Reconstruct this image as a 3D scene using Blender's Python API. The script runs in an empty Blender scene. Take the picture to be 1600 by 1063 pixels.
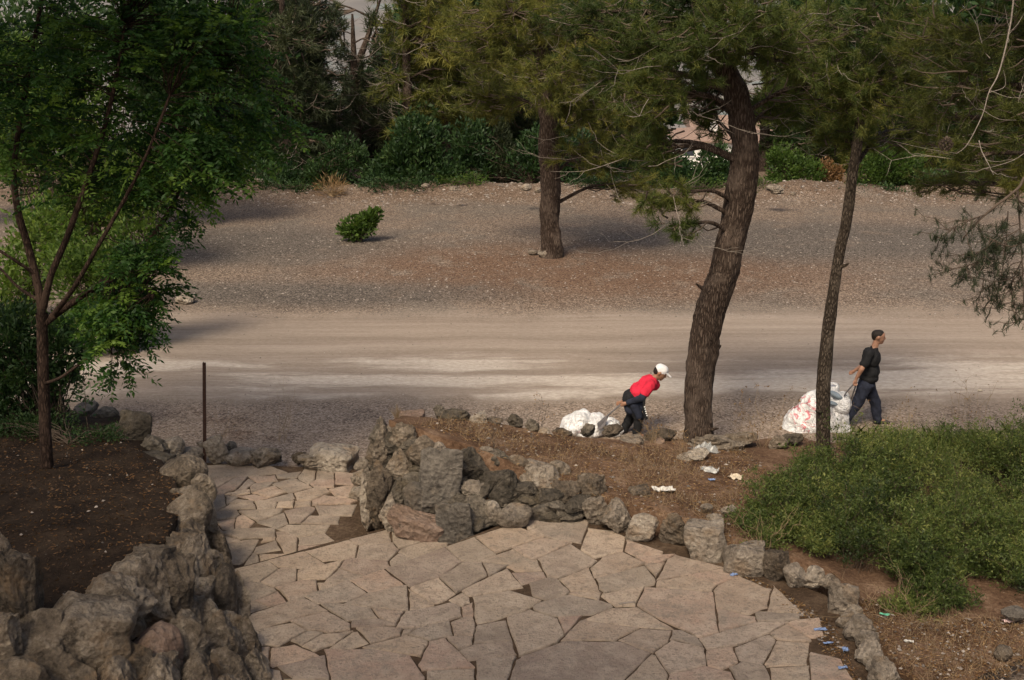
import bpy, math, random
import numpy as np
from mathutils import Vector, Matrix, noise

random.seed(7)
RNG = np.random.default_rng(11)
scene = bpy.context.scene
COL = scene.collection

# ------------------------------------------------------------------ camera
FOC, CX, CY, CAM_H, HORIZON = 2000.0, 800.0, 531.5, 7.5, -60.0
PITCH = math.atan((CY - HORIZON) / FOC)
cam_data = bpy.data.cameras.new('camera')
cam_data.sensor_width = 36.0
cam_data.lens = FOC / 1600.0 * 36.0
cam_data.clip_end = 3000.0
cam_data.clip_start = 0.1
cam = bpy.data.objects.new('camera', cam_data)
cam.location = (0, 0, CAM_H)
cam.rotation_euler = (math.pi / 2 - PITCH, 0, 0)
COL.objects.link(cam)
scene.camera = cam

# ------------------------------------------------------------------ light
SUN_AZ, SUN_EL = math.radians(204.0), math.radians(50.0)   # azimuth clockwise from +Y
TO_SUN = Vector((math.sin(SUN_AZ) * math.cos(SUN_EL), math.cos(SUN_AZ) * math.cos(SUN_EL), math.sin(SUN_EL)))
world = bpy.data.worlds.new('World')
scene.world = world
world.use_nodes = True
wn = world.node_tree
for n in list(wn.nodes):
    wn.nodes.remove(n)
sky = wn.nodes.new('ShaderNodeTexSky')
sky.sky_type = 'NISHITA'
sky.sun_disc = False
sky.sun_elevation = SUN_EL
sky.sun_rotation = SUN_AZ
sky.air_density = 1.0
sky.dust_density = 7.0
sky.ozone_density = 1.0
bg = wn.nodes.new('ShaderNodeBackground')
bg.inputs['Strength'].default_value = 0.1
wo = wn.nodes.new('ShaderNodeOutputWorld')
wn.links.new(sky.outputs[0], bg.inputs['Color'])
wn.links.new(bg.outputs[0], wo.inputs['Surface'])
sun_data = bpy.data.lights.new('sun', 'SUN')
sun_data.energy = 2.3
sun_data.angle = math.radians(18.0)
sun_data.color = (1.0, 0.87, 0.68)
sun = bpy.data.objects.new('sun', sun_data)
sun.rotation_euler = (-TO_SUN).to_track_quat('-Z', 'Y').to_euler()
sun.location = (-20, -15, 40)
COL.objects.link(sun)
scene.view_settings.view_transform = 'Standard'
scene.view_settings.look = 'None'
scene.view_settings.gamma = 1.0
scene.view_settings.exposure = 0.64
scene.view_settings.use_curve_mapping = False
scene.cycles.max_bounces = 7
scene.cycles.transparent_max_bounces = 8
scene.cycles.use_denoising = True

# ------------------------------------------------------------------ where a pixel of the photograph lies in the place
SP, CP = math.sin(PITCH), math.cos(PITCH)
def ray(px, py):
    r, u = (px - CX) / FOC, (CY - py) / FOC
    return Vector((r, CP + u * SP, -SP + u * CP))
def at(px, py, z=0.0):
    d = ray(px, py)
    t = (z - CAM_H) / d.z
    return Vector((d.x * t, d.y * t, z))
def aty(px, py, y):
    d = ray(px, py)
    t = y / d.y
    return Vector((d.x * t, y, CAM_H + d.z * t))
def scale_at(p):            # photograph pixels per metre
    return FOC / (p.y * CP + (CAM_H - p.z) * SP)

# ------------------------------------------------------------------ object helpers
def props(o, label=None, cat=None, group=None, kind=None):
    if label: o['label'] = label
    if cat: o['category'] = cat
    if group: o['group'] = group
    if kind: o['kind'] = kind
    return o
def empty(name, loc, label=None, cat=None, group=None):
    o = bpy.data.objects.new(name, None)
    o.location = loc
    o.empty_display_size = 0.2
    COL.objects.link(o)
    return props(o, label, cat, group)
def link(name, me, parent=None):
    o = bpy.data.objects.new(name, me)
    if parent is not None and name in ('twig_work', 'dead_branch', 'stem_work', 'seed_heads', 'crown', 'foliage', 'needles'): o['kind'] = 'stuff'
    COL.objects.link(o)
    if parent is not None:
        o.parent = parent
        o.matrix_parent_inverse = Matrix.Translation(-Vector(parent.location)) if parent.type == 'EMPTY' and parent.parent is None else parent.matrix_basis.inverted()
    return o
def mesh_np(name, V, F, mat, smooth=False, tint=None):
    """V (n,3), F (m,k) with one k for all faces"""
    V = np.asarray(V, dtype=np.float32); F = np.asarray(F, dtype=np.int32)
    me = bpy.data.meshes.new(name)
    me.vertices.add(len(V)); me.vertices.foreach_set('co', V.ravel())
    k = F.shape[1]
    me.loops.add(F.size); me.loops.foreach_set('vertex_index', F.ravel())
    me.polygons.add(len(F))
    me.polygons.foreach_set('loop_start', np.arange(0, F.size, k, dtype=np.int32))
    me.polygons.foreach_set('loop_total', np.full(len(F), k, dtype=np.int32))
    if smooth:
        me.polygons.foreach_set('use_smooth', np.ones(len(F), dtype=bool))
    if tint is not None:
        a = me.attributes.new('tint', 'FLOAT', 'POINT')
        a.data.foreach_set('value', np.asarray(tint, dtype=np.float32))
    me.update(calc_edges=True)
    me.materials.append(mat)
    return me
def mesh_py(name, V, F, mat, smooth=False):
    me = bpy.data.meshes.new(name)
    me.from_pydata([tuple(v) for v in V], [], F)
    me.materials.append(mat)
    if smooth:
        me.polygons.foreach_set('use_smooth', [True] * len(me.polygons))
    me.update()
    return me

# ------------------------------------------------------------------ material helpers
class MB:
    def __init__(s, name, rough=0.9, spec=0.25):
        s.m = bpy.data.materials.new(name); s.m.use_nodes = True
        s.nt = s.m.node_tree; s.N = s.nt.nodes; s.L = s.nt.links
        s.b = s.N['Principled BSDF']; s.out = s.N['Material Output']
        s.b.inputs['Roughness'].default_value = rough
        s.b.inputs['Specular IOR Level'].default_value = spec
        s.pos = s.N.new('ShaderNodeNewGeometry').outputs['Position']
    def put(s, sock, v):
        if isinstance(v, bpy.types.NodeSocket): s.L.new(v, sock)
        elif isinstance(v, (tuple, list)): sock.default_value = (*v, 1.0) if len(v) == 3 and sock.type == 'RGBA' else v
        else: sock.default_value = v
    def mapping(s, scale=(1, 1, 1), loc=(0, 0, 0), src=None):
        n = s.N.new('ShaderNodeMapping'); s.L.new(src or s.pos, n.inputs[0])
        n.inputs['Scale'].default_value = scale; n.inputs['Location'].default_value = loc
        return n.outputs[0]
    def noise(s, scale, detail=4.0, rough=0.6, co=None, dist=0.0):
        n = s.N.new('ShaderNodeTexNoise'); s.L.new(co or s.pos, n.inputs['Vector'])
        n.inputs['Scale'].default_value = scale; n.inputs['Detail'].default_value = detail
        n.inputs['Roughness'].default_value = rough; n.inputs['Distortion'].default_value = dist
        return n.outputs['Fac']
    def vor(s, scale, co=None, out='Color', feature='F1'):
        n = s.N.new('ShaderNodeTexVoronoi'); n.feature = feature
        s.L.new(co or s.pos, n.inputs['Vector']); n.inputs['Scale'].default_value = scale
        return n.outputs[out]
    def ramp(s, fac, stops):
        n = s.N.new('ShaderNodeValToRGB'); s.L.new(fac, n.inputs[0])
        e = n.color_ramp.elements
        while len(e) < len(stops): e.new(0.5)
        for el, (p, c) in zip(e, stops):
            el.position = p; el.color = (*c, 1.0) if len(c) == 3 else c
        return n.outputs[0]
    def mix(s, fac, a, b, mode='MIX'):
        n = s.N.new('ShaderNodeMix'); n.data_type = 'RGBA'; n.blend_type = mode
        s.put(n.inputs[0], fac); s.put(n.inputs[6], a); s.put(n.inputs[7], b)
        return n.outputs[2]
    def math(s, op, a, b=0.0, c=0.0):
        n = s.N.new('ShaderNodeMath'); n.operation = op
        s.put(n.inputs[0], a); s.put(n.inputs[1], b); s.put(n.inputs[2], c)
        return n.outputs[0]
    def step(s, v, lo, hi):
        n = s.N.new('ShaderNodeMapRange'); n.interpolation_type = 'SMOOTHSTEP'
        s.put(n.inputs[0], v); n.inputs[1].default_value = lo; n.inputs[2].default_value = hi
        return n.outputs[0]
    def sep(s, v=None):
        n = s.N.new('ShaderNodeSeparateXYZ'); s.L.new(v or s.pos, n.inputs[0]); return n.outputs
    def rand(s):
        return s.N.new('ShaderNodeObjectInfo').outputs['Random']
    def attr(s, name):
        n = s.N.new('ShaderNodeAttribute'); n.attribute_name = name; return n.outputs['Fac']
    def objco(s):
        return s.N.new('ShaderNodeTexCoord').outputs['Object']
    def color(s, v): s.put(s.b.inputs['Base Color'], v); return s
    def bump(s, h, strength=0.5, dist=0.02):
        n = s.N.new('ShaderNodeBump'); s.L.new(h, n.inputs['Height'])
        n.inputs['Strength'].default_value = strength; n.inputs['Distance'].default_value = dist
        s.L.new(n.outputs[0], s.b.inputs['Normal']); return s
    def leaf(s, col, trans=0.35, tcol=None):
        """two-sided leaf: diffuse and light that comes through"""
        t = s.N.new('ShaderNodeBsdfTranslucent'); s.put(t.inputs[0], tcol if tcol is not None else col)
        s.color(col); x = s.N.new('ShaderNodeMixShader'); x.inputs[0].default_value = trans
        s.L.new(s.b.outputs[0], x.inputs[1]); s.L.new(t.outputs[0], x.inputs[2]); s.L.new(x.outputs[0], s.out.inputs[0])
        return s

def ellipse(m, co, cx, cy, rx, ry, soft=0.5):
    v = m.mapping((1 / rx, 1 / ry, 0), (-cx / rx, -cy / ry, 0), co)
    n = m.N.new('ShaderNodeVectorMath'); n.operation = 'LENGTH'; m.L.new(v, n.inputs[0])
    return m.math('SUBTRACT', 1.0, m.step(n.outputs['Value'], 1.0 - soft, 1.0 + soft))

def mat_ground():
    m = MB('gravel_ground', 0.95, 0.15)
    warp = m.noise(0.35, 3)
    warp2 = m.noise(1.6, 4)
    x, y, z = m.sep()
    yw = m.math('ADD', y, m.math('ADD', m.math('MULTIPLY', m.math('SUBTRACT', warp, 0.5), 2.2), m.math('MULTIPLY', m.math('SUBTRACT', warp2, 0.5), 0.9)))
    # gravel: grey stones of a few centimetres
    cells = m.sep(m.vor(38.0))[0]
    cells2 = m.noise(9.0, 6, 0.75)
    sp = m.math('ADD', m.math('MULTIPLY', cells, 0.42), m.math('MULTIPLY', cells2, 0.58))
    grey = m.ramp(sp, [(0.24, (0.035, 0.028, 0.022)), (0.5, (0.112, 0.09, 0.071)), (0.78, (0.25, 0.207, 0.166))])
    brown = m.ramp(sp, [(0.28, (0.032, 0.022, 0.015)), (0.5, (0.135, 0.099, 0.073)), (0.75, (0.3, 0.235, 0.18))])
    red = m.ramp(sp, [(0.25, (0.035, 0.02, 0.013)), (0.52, (0.115, 0.068, 0.043)), (0.82, (0.25, 0.175, 0.12))])
    patch = m.step(m.noise(0.28, 5, 0.6), 0.38, 0.54)
    col = m.mix(patch, grey, brown)
    bed = m.math('MAXIMUM', ellipse(m, m.pos, 2.0, 32.0, 6.5, 3.2, 0.5), ellipse(m, m.pos, -7.0, 19.0, 4.0, 2.0, 0.5))
    bed = m.math('MULTIPLY', bed, m.step(m.noise(0.9, 5, 0.65), 0.3, 0.52))
    col = m.mix(bed, col, red)
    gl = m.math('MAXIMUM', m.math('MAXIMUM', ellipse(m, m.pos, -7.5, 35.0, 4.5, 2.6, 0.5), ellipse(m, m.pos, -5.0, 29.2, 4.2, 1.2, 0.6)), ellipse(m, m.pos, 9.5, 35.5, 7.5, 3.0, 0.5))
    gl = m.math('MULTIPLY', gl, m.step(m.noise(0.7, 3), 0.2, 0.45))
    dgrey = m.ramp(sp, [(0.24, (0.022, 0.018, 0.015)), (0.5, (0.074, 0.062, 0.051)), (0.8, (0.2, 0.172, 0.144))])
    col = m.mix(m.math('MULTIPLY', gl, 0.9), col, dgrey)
    far = m.math('MULTIPLY', m.step(yw, 41.5, 44.0), m.step(m.noise(0.8, 5, 0.7), 0.3, 0.55))
    col = m.mix(m.math('MULTIPLY', far, 0.9), col, m.ramp(sp, [(0.2, (0.03, 0.02, 0.013)), (0.52, (0.1, 0.066, 0.044)), (0.85, (0.24, 0.18, 0.135))]))
    nearb = m.math('MULTIPLY', m.math('SUBTRACT', 1.0, m.step(yw, 20.9, 22.2)), m.step(m.noise(0.8, 5, 0.65), 0.28, 0.5))
    col = m.mix(m.math('MULTIPLY', nearb, 0.85), col, m.ramp(sp, [(0.22, (0.09, 0.064, 0.046)), (0.5, (0.225, 0.172, 0.13)), (0.78, (0.38, 0.31, 0.245))]))
    # road: fine dust drawn out along the way of travel
    streak = m.math('ADD', m.math('MULTIPLY', m.noise(1.0, 6, 0.62, m.mapping((0.1, 1.7, 1))), 0.65), m.math('MULTIPLY', m.noise(1.0, 5, 0.7, m.mapping((0.35, 7.0, 1), (4, 2, 0))), 0.35))
    fine = m.noise(14.0, 4, 0.7, m.mapping((0.6, 1.2, 1)))
    dust = m.ramp(m.math('ADD', m.math('MULTIPLY', streak, 0.7), m.math('MULTIPLY', fine, 0.3)),
                  [(0.32, (0.14, 0.107, 0.082)), (0.5, (0.245, 0.197, 0.155)), (0.7, (0.36, 0.3, 0.245))])
    road = m.math('MULTIPLY', m.step(yw, 21.1, 21.9), m.math('SUBTRACT', 1.0, m.step(yw, 26.6, 28.6)))
    col = m.mix(m.math('MULTIPLY', road, 0.92), col, dust)
    # pale crushed chalk along the near wheel track
    pale = m.ramp(fine, [(0.3, (0.3, 0.255, 0.21)), (0.7, (0.5, 0.44, 0.37))])
    pm = m.math('MULTIPLY', m.step(yw, 21.6, 22.1), m.math('SUBTRACT', 1.0, m.step(yw, 23.6, 24.3)))
    pm = m.math('MULTIPLY', pm, m.step(m.noise(0.75, 5, 0.65, m.mapping((0.2, 1.2, 1), (3.1, 0.4, 0))), 0.42, 0.56))
    col = m.mix(m.math('MULTIPLY', pm, 0.9), col, pale)
    # scattered pale stones and dark needles litter
    sp3 = m.vor(5.0, out='Distance')
    col = m.mix(m.math('MULTIPLY', m.math('SUBTRACT', 1.0, m.step(sp3, 0.05, 0.08)), 0.12), col, (0.42, 0.37, 0.31))
    m.color(col)
    h = m.math('ADD', m.math('MULTIPLY', cells, 0.5), m.math('MULTIPLY', m.noise(30, 3), 0.8))
    return m.bump(h, 0.35, 0.03).m

def mat_soil(name, dark, mid, lite, chips=(0.4, 0.34, 0.27)):
    m = MB(name, 0.97, 0.1)
    a = m.noise(2.2, 7, 0.65); b = m.noise(22.0, 5, 0.7)
    f = m.math('ADD', m.math('MULTIPLY', a, 0.55), m.math('MULTIPLY', b, 0.45))
    col = m.ramp(f, [(0.36, dark), (0.5, mid), (0.66, lite)])
    d = m.vor(9.0, out='Distance')
    col = m.mix(m.math('MULTIPLY', m.math('SUBTRACT', 1.0, m.step(d, 0.07, 0.12)), m.math('MULTIPLY', m.step(m.noise(3.3, 2), 0.52, 0.6), 0.5)), col, chips)
    m.color(col)
    return m.bump(m.math('ADD', b, m.math('MULTIPLY', m.noise(60, 3), 0.5)), 0.7, 0.04).m

def mat_flag():
    m = MB('flagstone', 0.85, 0.25)
    r = m.rand()
    base = m.ramp(r, [(0.0, (0.42, 0.31, 0.225)), (0.2, (0.33, 0.26, 0.195)), (0.4, (0.41, 0.32, 0.24)), (0.6, (0.41, 0.285, 0.215)), (0.8, (0.3, 0.245, 0.19)), (1.0, (0.48, 0.37, 0.28))])
    base = m.mix(1.0, base, m.ramp(m.math('FRACT', m.math('MULTIPLY', r, 7.31)), [(0.0, (0.72, 0.73, 0.75)), (0.5, (0.98, 0.97, 0.95)), (1.0, (1.16, 1.12, 1.06))]), 'MULTIPLY')
    n1 = m.noise(3.5, 6, 0.65); n2 = m.noise(28, 5, 0.75)
    col = m.mix(m.step(n1, 0.35, 0.7), base, m.mix(0.55, base, (0.52, 0.42, 0.32)))
    col = m.mix(m.math('MULTIPLY', m.step(n2, 0.5, 0.68), 0.75), col, (0.16, 0.122, 0.09))
    col = m.mix(m.math('MULTIPLY', m.step(m.noise(7.0, 6, 0.75, m.mapping(loc=(3, 8, 1))), 0.5, 0.62), 0.62), col, (0.23, 0.18, 0.135))
    col = m.mix(m.math('MULTIPLY', m.step(m.noise(1.1, 6, 0.7), 0.52, 0.68), 0.45), col, (0.22, 0.195, 0.155))
    col = m.mix(m.math('MULTIPLY', m.step(m.noise(55, 3, 0.7), 0.6, 0.7), 0.45), col, (0.5, 0.42, 0.33))
    m.color(col)
    return m.bump(m.math('ADD', m.math('MULTIPLY', n1, 0.6), m.math('ADD', n2, m.math('MULTIPLY', m.noise(9, 5, 0.7), 0.8))), 1.0, 0.045).m

def mat_rock(name, dark, mid, pale, lichen, relief=0.1):
    m = MB(name, 0.92, 0.2)
    r = m.rand()
    a = m.noise(3.0, 8, 0.68, dist=0.4); b = m.noise(13.0, 7, 0.72); c = m.noise(48.0, 4, 0.7)
    f = m.math('ADD', m.math('ADD', m.math('MULTIPLY', a, 0.5), m.math('MULTIPLY', b, 0.35)), m.math('ADD', m.math('MULTIPLY', c, 0.15), m.math('MULTIPLY', m.math('SUBTRACT', r, 0.5), 0.13)))
    col = m.ramp(f, [(0.36, dark), (0.5, mid), (0.64, pale)])
    col = m.mix(m.math('MULTIPLY', m.step(m.noise(2.1, 6, 0.7, m.mapping(loc=(5, 9, 2))), 0.52, 0.66), 0.6), col, lichen)
    col = m.mix(m.math('MULTIPLY', m.step(m.noise(7, 5, 0.7, m.mapping(loc=(1, 4, 7))), 0.56, 0.66), 0.6), col, (0.045, 0.038, 0.03))
    m.color(col)
    v = m.vor(16.0, m.mapping((1, 1, 1)), 'Distance')
    return m.bump(m.math('ADD', m.math('MULTIPLY', b, 1.0), m.math('ADD', m.math('MULTIPLY', c, 0.4), m.math('MULTIPLY', v, 0.6))), 1.0, relief).m

def mat_bark(name, dark, mid, lite, sx=14.0, sz=3.0, strength=1.0):
    m = MB(name, 0.95, 0.12)
    co = m.mapping((sx, sx, sz))
    wv = m.N.new('ShaderNodeVectorMath'); wv.operation = 'ADD'; m.L.new(co, wv.inputs[0])
    nz = m.N.new('ShaderNodeTexNoise'); m.L.new(co, nz.inputs['Vector']); nz.inputs['Scale'].default_value = 1.3; nz.inputs['Detail'].default_value = 4
    m.L.new(nz.outputs['Color'], wv.inputs[1])
    v = m.math('SUBTRACT', 1.0, m.step(m.vor(1.0, wv.outputs[0], 'Distance', 'DISTANCE_TO_EDGE'), 0.0, 0.3))
    n = m.noise(1.0, 6, 0.75, m.mapping((sx * 2.2, sx * 2.2, sz * 2.2)), 0.3)
    f = m.math('ADD', m.math('MULTIPLY', v, 0.36), m.math('MULTIPLY', n, 0.62))
    col = m.ramp(f, [(0.24, lite), (0.44, mid), (0.72, dark)])
    col = m.mix(m.math('MULTIPLY', m.step(m.noise(2.0, 5), 0.5, 0.66), 0.5), col, (lite[0] * 1.2, lite[1] * 1.2, lite[2] * 1.2))
    m.color(col)
    return m.bump(m.math('SUBTRACT', 1.0, f), strength, 0.05).m

def mat_leaf(name, a, b, c, trans=0.35, rough=0.6, gain=1.5):
    m = MB(name, rough, 0.3)
    t = m.attr('tint')
    col = m.ramp(t, [(0.0, a), (0.5, b), (1.0, c)])
    tc = m.mix(1.0, col, (gain, gain * 1.05, gain * 0.55), 'MULTIPLY')
    return m.leaf(col, trans, tc).m

def mat_plain(name, col, rough=0.8, var=0.25, scale=12.0, spec=0.25, bump=0.2):
    m = MB(name, rough, spec)
    n = m.noise(scale, 5, 0.65)
    lo = tuple(c * (1 - var) for c in col); hi = tuple(min(1, c * (1 + var)) for c in col)
    m.color(m.ramp(n, [(0.3, lo), (0.7, hi)]))
    return m.bump(n, bump, 0.01).m

def mat_sack(name, cx, cz, rx, rz):
    m = MB(name, 0.55, 0.35)
    co = m.objco()
    n = m.noise(7, 5, 0.6, co)
    col = m.ramp(n, [(0.3, (0.52, 0.515, 0.505)), (0.65, (0.75, 0.74, 0.725))])
    v = m.mapping((1 / rx, 0, 1 / rz), (-cx / rx, 0, -cz / rz), co)
    ln = m.N.new('ShaderNodeVectorMath'); ln.operation = 'LENGTH'; m.L.new(v, ln.inputs[0])
    inside = m.math('SUBTRACT', 1.0, m.step(ln.outputs['Value'], 0.75, 1.05))
    strokes = m.noise(4.2, 1.5, 0.5, m.mapping((1.2, 0.4, 1.8), (2, 1, 0), co), 0.9)
    band = m.math('SUBTRACT', 1.0, m.step(m.math('ABSOLUTE', m.math('SUBTRACT', strokes, 0.5)), 0.015, 0.04))
    col = m.mix(m.math('MULTIPLY', inside, m.math('MULTIPLY', band, 0.75)), col, (0.55, 0.07, 0.1))
    dirt = m.step(m.noise(3, 5, 0.7, co), 0.5, 0.75)
    col = m.mix(m.math('MULTIPLY', dirt, 0.35), col, (0.42, 0.37, 0.31))
    m.color(col)
    return m.bump(m.math('SUBTRACT', 1.0, m.math('ABSOLUTE', m.math('SUBTRACT', m.noise(6, 3, 0.6, m.mapping((1.4, 1.4, .8), src=co), 1.2), 0.5))), 1.0, 0.12).m

M = {}
M['ground'] = mat_ground()
M['soil_red'] = mat_soil('red_soil', (0.04, 0.022, 0.013), (0.112, 0.066, 0.04), (0.22, 0.15, 0.1))
M['soil_dark'] = mat_soil('shade_darkened_leaf_soil', (0.01, 0.0065, 0.0045), (0.027, 0.0175, 0.011), (0.06, 0.04, 0.025), (0.2, 0.16, 0.11))  # leaf soil, its colour taken darker to carry the left bed's shade
M['joint'] = mat_soil('joint_soil', (0.028, 0.018, 0.011), (0.07, 0.046, 0.029), (0.14, 0.1, 0.068), (0.3, 0.24, 0.17))
M['flag'] = mat_flag()
M['rock_grey'] = mat_rock('weathered_limestone', (0.045, 0.035, 0.025), (0.165, 0.13, 0.095), (0.38, 0.315, 0.24), (0.23, 0.155, 0.09))
M['rock_pale'] = mat_rock('pale_limestone', (0.1, 0.08, 0.06), (0.29, 0.24, 0.185), (0.5, 0.43, 0.345), (0.3, 0.21, 0.13))
M['rock_dark'] = mat_rock('dark_mossy_limestone', (0.033, 0.028, 0.021), (0.115, 0.096, 0.073), (0.26, 0.22, 0.17), (0.13, 0.1, 0.06))
M['rock_slab'] = mat_rock('smooth_grey_stone', (0.05, 0.044, 0.036), (0.12, 0.104, 0.086), (0.21, 0.183, 0.15), (0.19, 0.15, 0.11), 0.07)
M['rock_pink'] = mat_rock('reddish_stone', (0.13, 0.08, 0.058), (0.25, 0.17, 0.125), (0.35, 0.26, 0.2), (0.26, 0.17, 0.11))
M['bark_pine'] = mat_bark('pine_bark', (0.024, 0.016, 0.012), (0.072, 0.05, 0.037), (0.125, 0.094, 0.074), 30, 5.5)
M['bark_thin'] = mat_bark('young_pine_bark', (0.02, 0.015, 0.011), (0.07, 0.053, 0.039), (0.14, 0.112, 0.086), 34, 10)
M['bark_sap'] = mat_bark('smooth_brown_bark', (0.014, 0.009, 0.007), (0.036, 0.022, 0.016), (0.07, 0.046, 0.034), 30, 8, 0.5)
M['twig_grey'] = mat_plain('silvery_twig', (0.2, 0.17, 0.14), 0.9, 0.35, 20)
M['twig_brown'] = mat_plain('brown_twig', (0.075, 0.055, 0.04), 0.9, 0.35, 20)
M['dry_stalk'] = mat_plain('dry_stalk', (0.22, 0.155, 0.09), 0.9, 0.4, 6)
M['needle'] = mat_leaf('pine_needle', (0.02, 0.036, 0.009), (0.063, 0.087, 0.02), (0.17, 0.168, 0.04), 0.42)
M['needle_olive'] = mat_leaf('olive_pine_needle', (0.032, 0.043, 0.01), (0.098, 0.107, 0.024), (0.23, 0.21, 0.048), 0.42)
M['needle_dark'] = mat_leaf('dark_pine_needle', (0.014, 0.022, 0.01), (0.038, 0.05, 0.021), (0.085, 0.09, 0.04), 0.3)
M['leaf_sap'] = mat_leaf('pinnate_leaf', (0.01, 0.032, 0.007), (0.03, 0.078, 0.012), (0.11, 0.18, 0.025), 0.45)
M['leaf_light'] = mat_leaf('light_green_leaf', (0.03, 0.06, 0.011), (0.075, 0.125, 0.022), (0.15, 0.2, 0.04), 0.42)
M['leaf_bush'] = mat_leaf('dark_green_leaf', (0.01, 0.027, 0.009), (0.026, 0.056, 0.015), (0.065, 0.1, 0.026), 0.3)
M['leaf_shrub'] = mat_leaf('shrub_leaf', (0.02, 0.034, 0.008), (0.075, 0.105, 0.024), (0.19, 0.2, 0.055), 0.38)
M['leaf_dry'] = mat_leaf('dry_leaf', (0.07, 0.035, 0.015), (0.17, 0.09, 0.035), (0.3, 0.2, 0.1), 0.25, gain=1.1)
M['rust'] = mat_plain('rusty_iron', (0.045, 0.022, 0.015), 0.8, 0.5, 30)

# ------------------------------------------------------------------ shape helpers
def polytube(pts, rads, seg=10, wob=0.0, wscale=1.0, seed=0.0, cap=True):
    """tapered tube through pts; returns V, quads. wob: radial relief"""
    pts = [Vector(p) for p in pts]
    V, F = [], []
    up = Vector((0.31, 0.87, 0.2))
    prev = None
    for i, p in enumerate(pts):
        d = (pts[min(i + 1, len(pts) - 1)] - pts[max(i - 1, 0)]).normalized()
        a = d.cross(up)
        if a.length < 1e-3: a = d.cross(Vector((1, 0, 0)))
        a.normalize()
        if prev is not None:
            a = (prev - d * prev.dot(d)).normalized()
        prev = a
        b = d.cross(a)
        for k in range(seg):
            t = 2 * math.pi * k / seg
            o = a * math.cos(t) + b * math.sin(t)
            r = rads[i]
            if wob:
                q = p + o * r
                w = Vector((q.x * 9, q.y * 9, q.z * 3.2)) * wscale + Vector((seed, seed, 0))
                r *= 1 + wob * (noise.noise(w) * 1.0 + abs(noise.noise(w * 2.3)) * 0.8 + noise.noise(Vector((q.z * 1.3, t, seed))) * 0.9 - 0.5)
            V.append(p + o * r)
        if i:
            q0, q1 = (i - 1) * seg, i * seg
            for k in range(seg):
                F.append((q0 + k, q0 + (k + 1) % seg, q1 + (k + 1) % seg, q1 + k))
    return V, F
def smooth_path(pts, n):
    """Catmull-Rom through (Vector, radius) list, n samples per span"""
    out, rad = [], []
    P = [Vector(p[0]) for p in pts]; R = [p[1] for p in pts]
    for i in range(len(P) - 1):
        p0, p1, p2, p3 = P[max(i - 1, 0)], P[i], P[i + 1], P[min(i + 2, len(P) - 1)]
        for k in range(n):
            t = k / n
            out.append(0.5 * ((2 * p1) + (p2 - p0) * t + (2 * p0 - 5 * p1 + 4 * p2 - p3) * t * t + (3 * p1 - p0 - 3 * p2 + p3) * t ** 3))
            rad.append(R[i] + (R[i + 1] - R[i]) * t)
    out.append(P[-1]); rad.append(R[-1])
    return out, rad
def tubes_np(P, R, seg=3):
    """many thin twigs at once: P (n,k,3), R (n,k) -> V, quads"""
    P = np.asarray(P, float); R = np.asarray(R, float)
    n, k, _ = P.shape
    D = P[:, -1] - P[:, 0]
    D /= np.linalg.norm(D, axis=1, keepdims=True) + 1e-9
    ref = np.where(np.abs(D[:, 2:3]) > 0.9, np.array([[1.0, 0, 0]]), np.array([[0, 0, 1.0]]))
    A = np.cross(D, ref); A /= np.linalg.norm(A, axis=1, keepdims=True) + 1e-9
    B = np.cross(D, A)
    th = np.arange(seg) * 2 * np.pi / seg
    O = A[:, None, None, :] * np.cos(th)[None, None, :, None] + B[:, None, None, :] * np.sin(th)[None, None, :, None]
    V = P[:, :, None, :] + O * R[:, :, None, None]
    base = (np.arange(n) * k * seg)[:, None, None] + (np.arange(k - 1) * seg)[None, :, None]
    j = np.arange(seg)[None, None, :]; j2 = (np.arange(seg) + 1) % seg
    j2 = j2[None, None, :]
    F = np.stack([base + j, base + j2, base + seg + j2, base + seg + j], -1)
    return V.reshape(-1, 3), F.reshape(-1, 4)
def unit(a):
    return a / (np.linalg.norm(a, axis=-1, keepdims=True) + 1e-9)
def needles(P, D, n, L, W, spread=0.9, droop=0.15, tint=None):
    """a tuft of n needles at each P pointing along D"""
    N = len(P)
    D = unit(D)
    d = unit(D[:, None, :] + RNG.normal(0, spread, (N, n, 3)))
    base = P[:, None, :] - D[:, None, :] * (RNG.random((N, n, 1)) * L * 0.9)
    ln = L * (0.65 + 0.5 * RNG.random((N, n, 1)))
    tip = base + d * ln
    tip[..., 2] -= droop * ln[..., 0] * RNG.random((N, n))
    w = unit(np.cross(d, RNG.normal(0, 1, (N, n, 3)))) * (W * 0.5)
    V = np.stack([base - w, base + w, tip], 2).reshape(-1, 3)
    F = np.arange(N * n * 3).reshape(-1, 3)
    if tint is None: tint = RNG.random(N)
    T = np.clip(tint[:, None] + RNG.normal(0, 0.12, (N, n)), 0, 1)
    return V, F, np.repeat(T.ravel(), 3)
def leaves(P, D, L, W, tint=None, curl=0.2):
    """one pointed leaf (a folded rhombus) at each P along D"""
    N = len(P)
    D = unit(D); ln = L * (0.6 + 0.7 * RNG.random((N, 1)))
    s = unit(np.cross(D, RNG.normal(0, 1, (N, 3)))); up = np.cross(D, s)
    w = W * (0.6 + 0.6 * RNG.random((N, 1)))
    a = P; b = P + D * ln * 0.5 + s * w * 0.5 + up * curl * w; c = P + D * ln; d = P + D * ln * 0.5 - s * w * 0.5 + up * curl * w
    V = np.stack([a, b, c, d], 1).reshape(-1, 3)
    F = np.arange(N * 4).reshape(-1, 4)
    if tint is None: tint = RNG.random(N)
    return V, F, np.repeat(np.clip(tint, 0, 1), 4)
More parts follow.
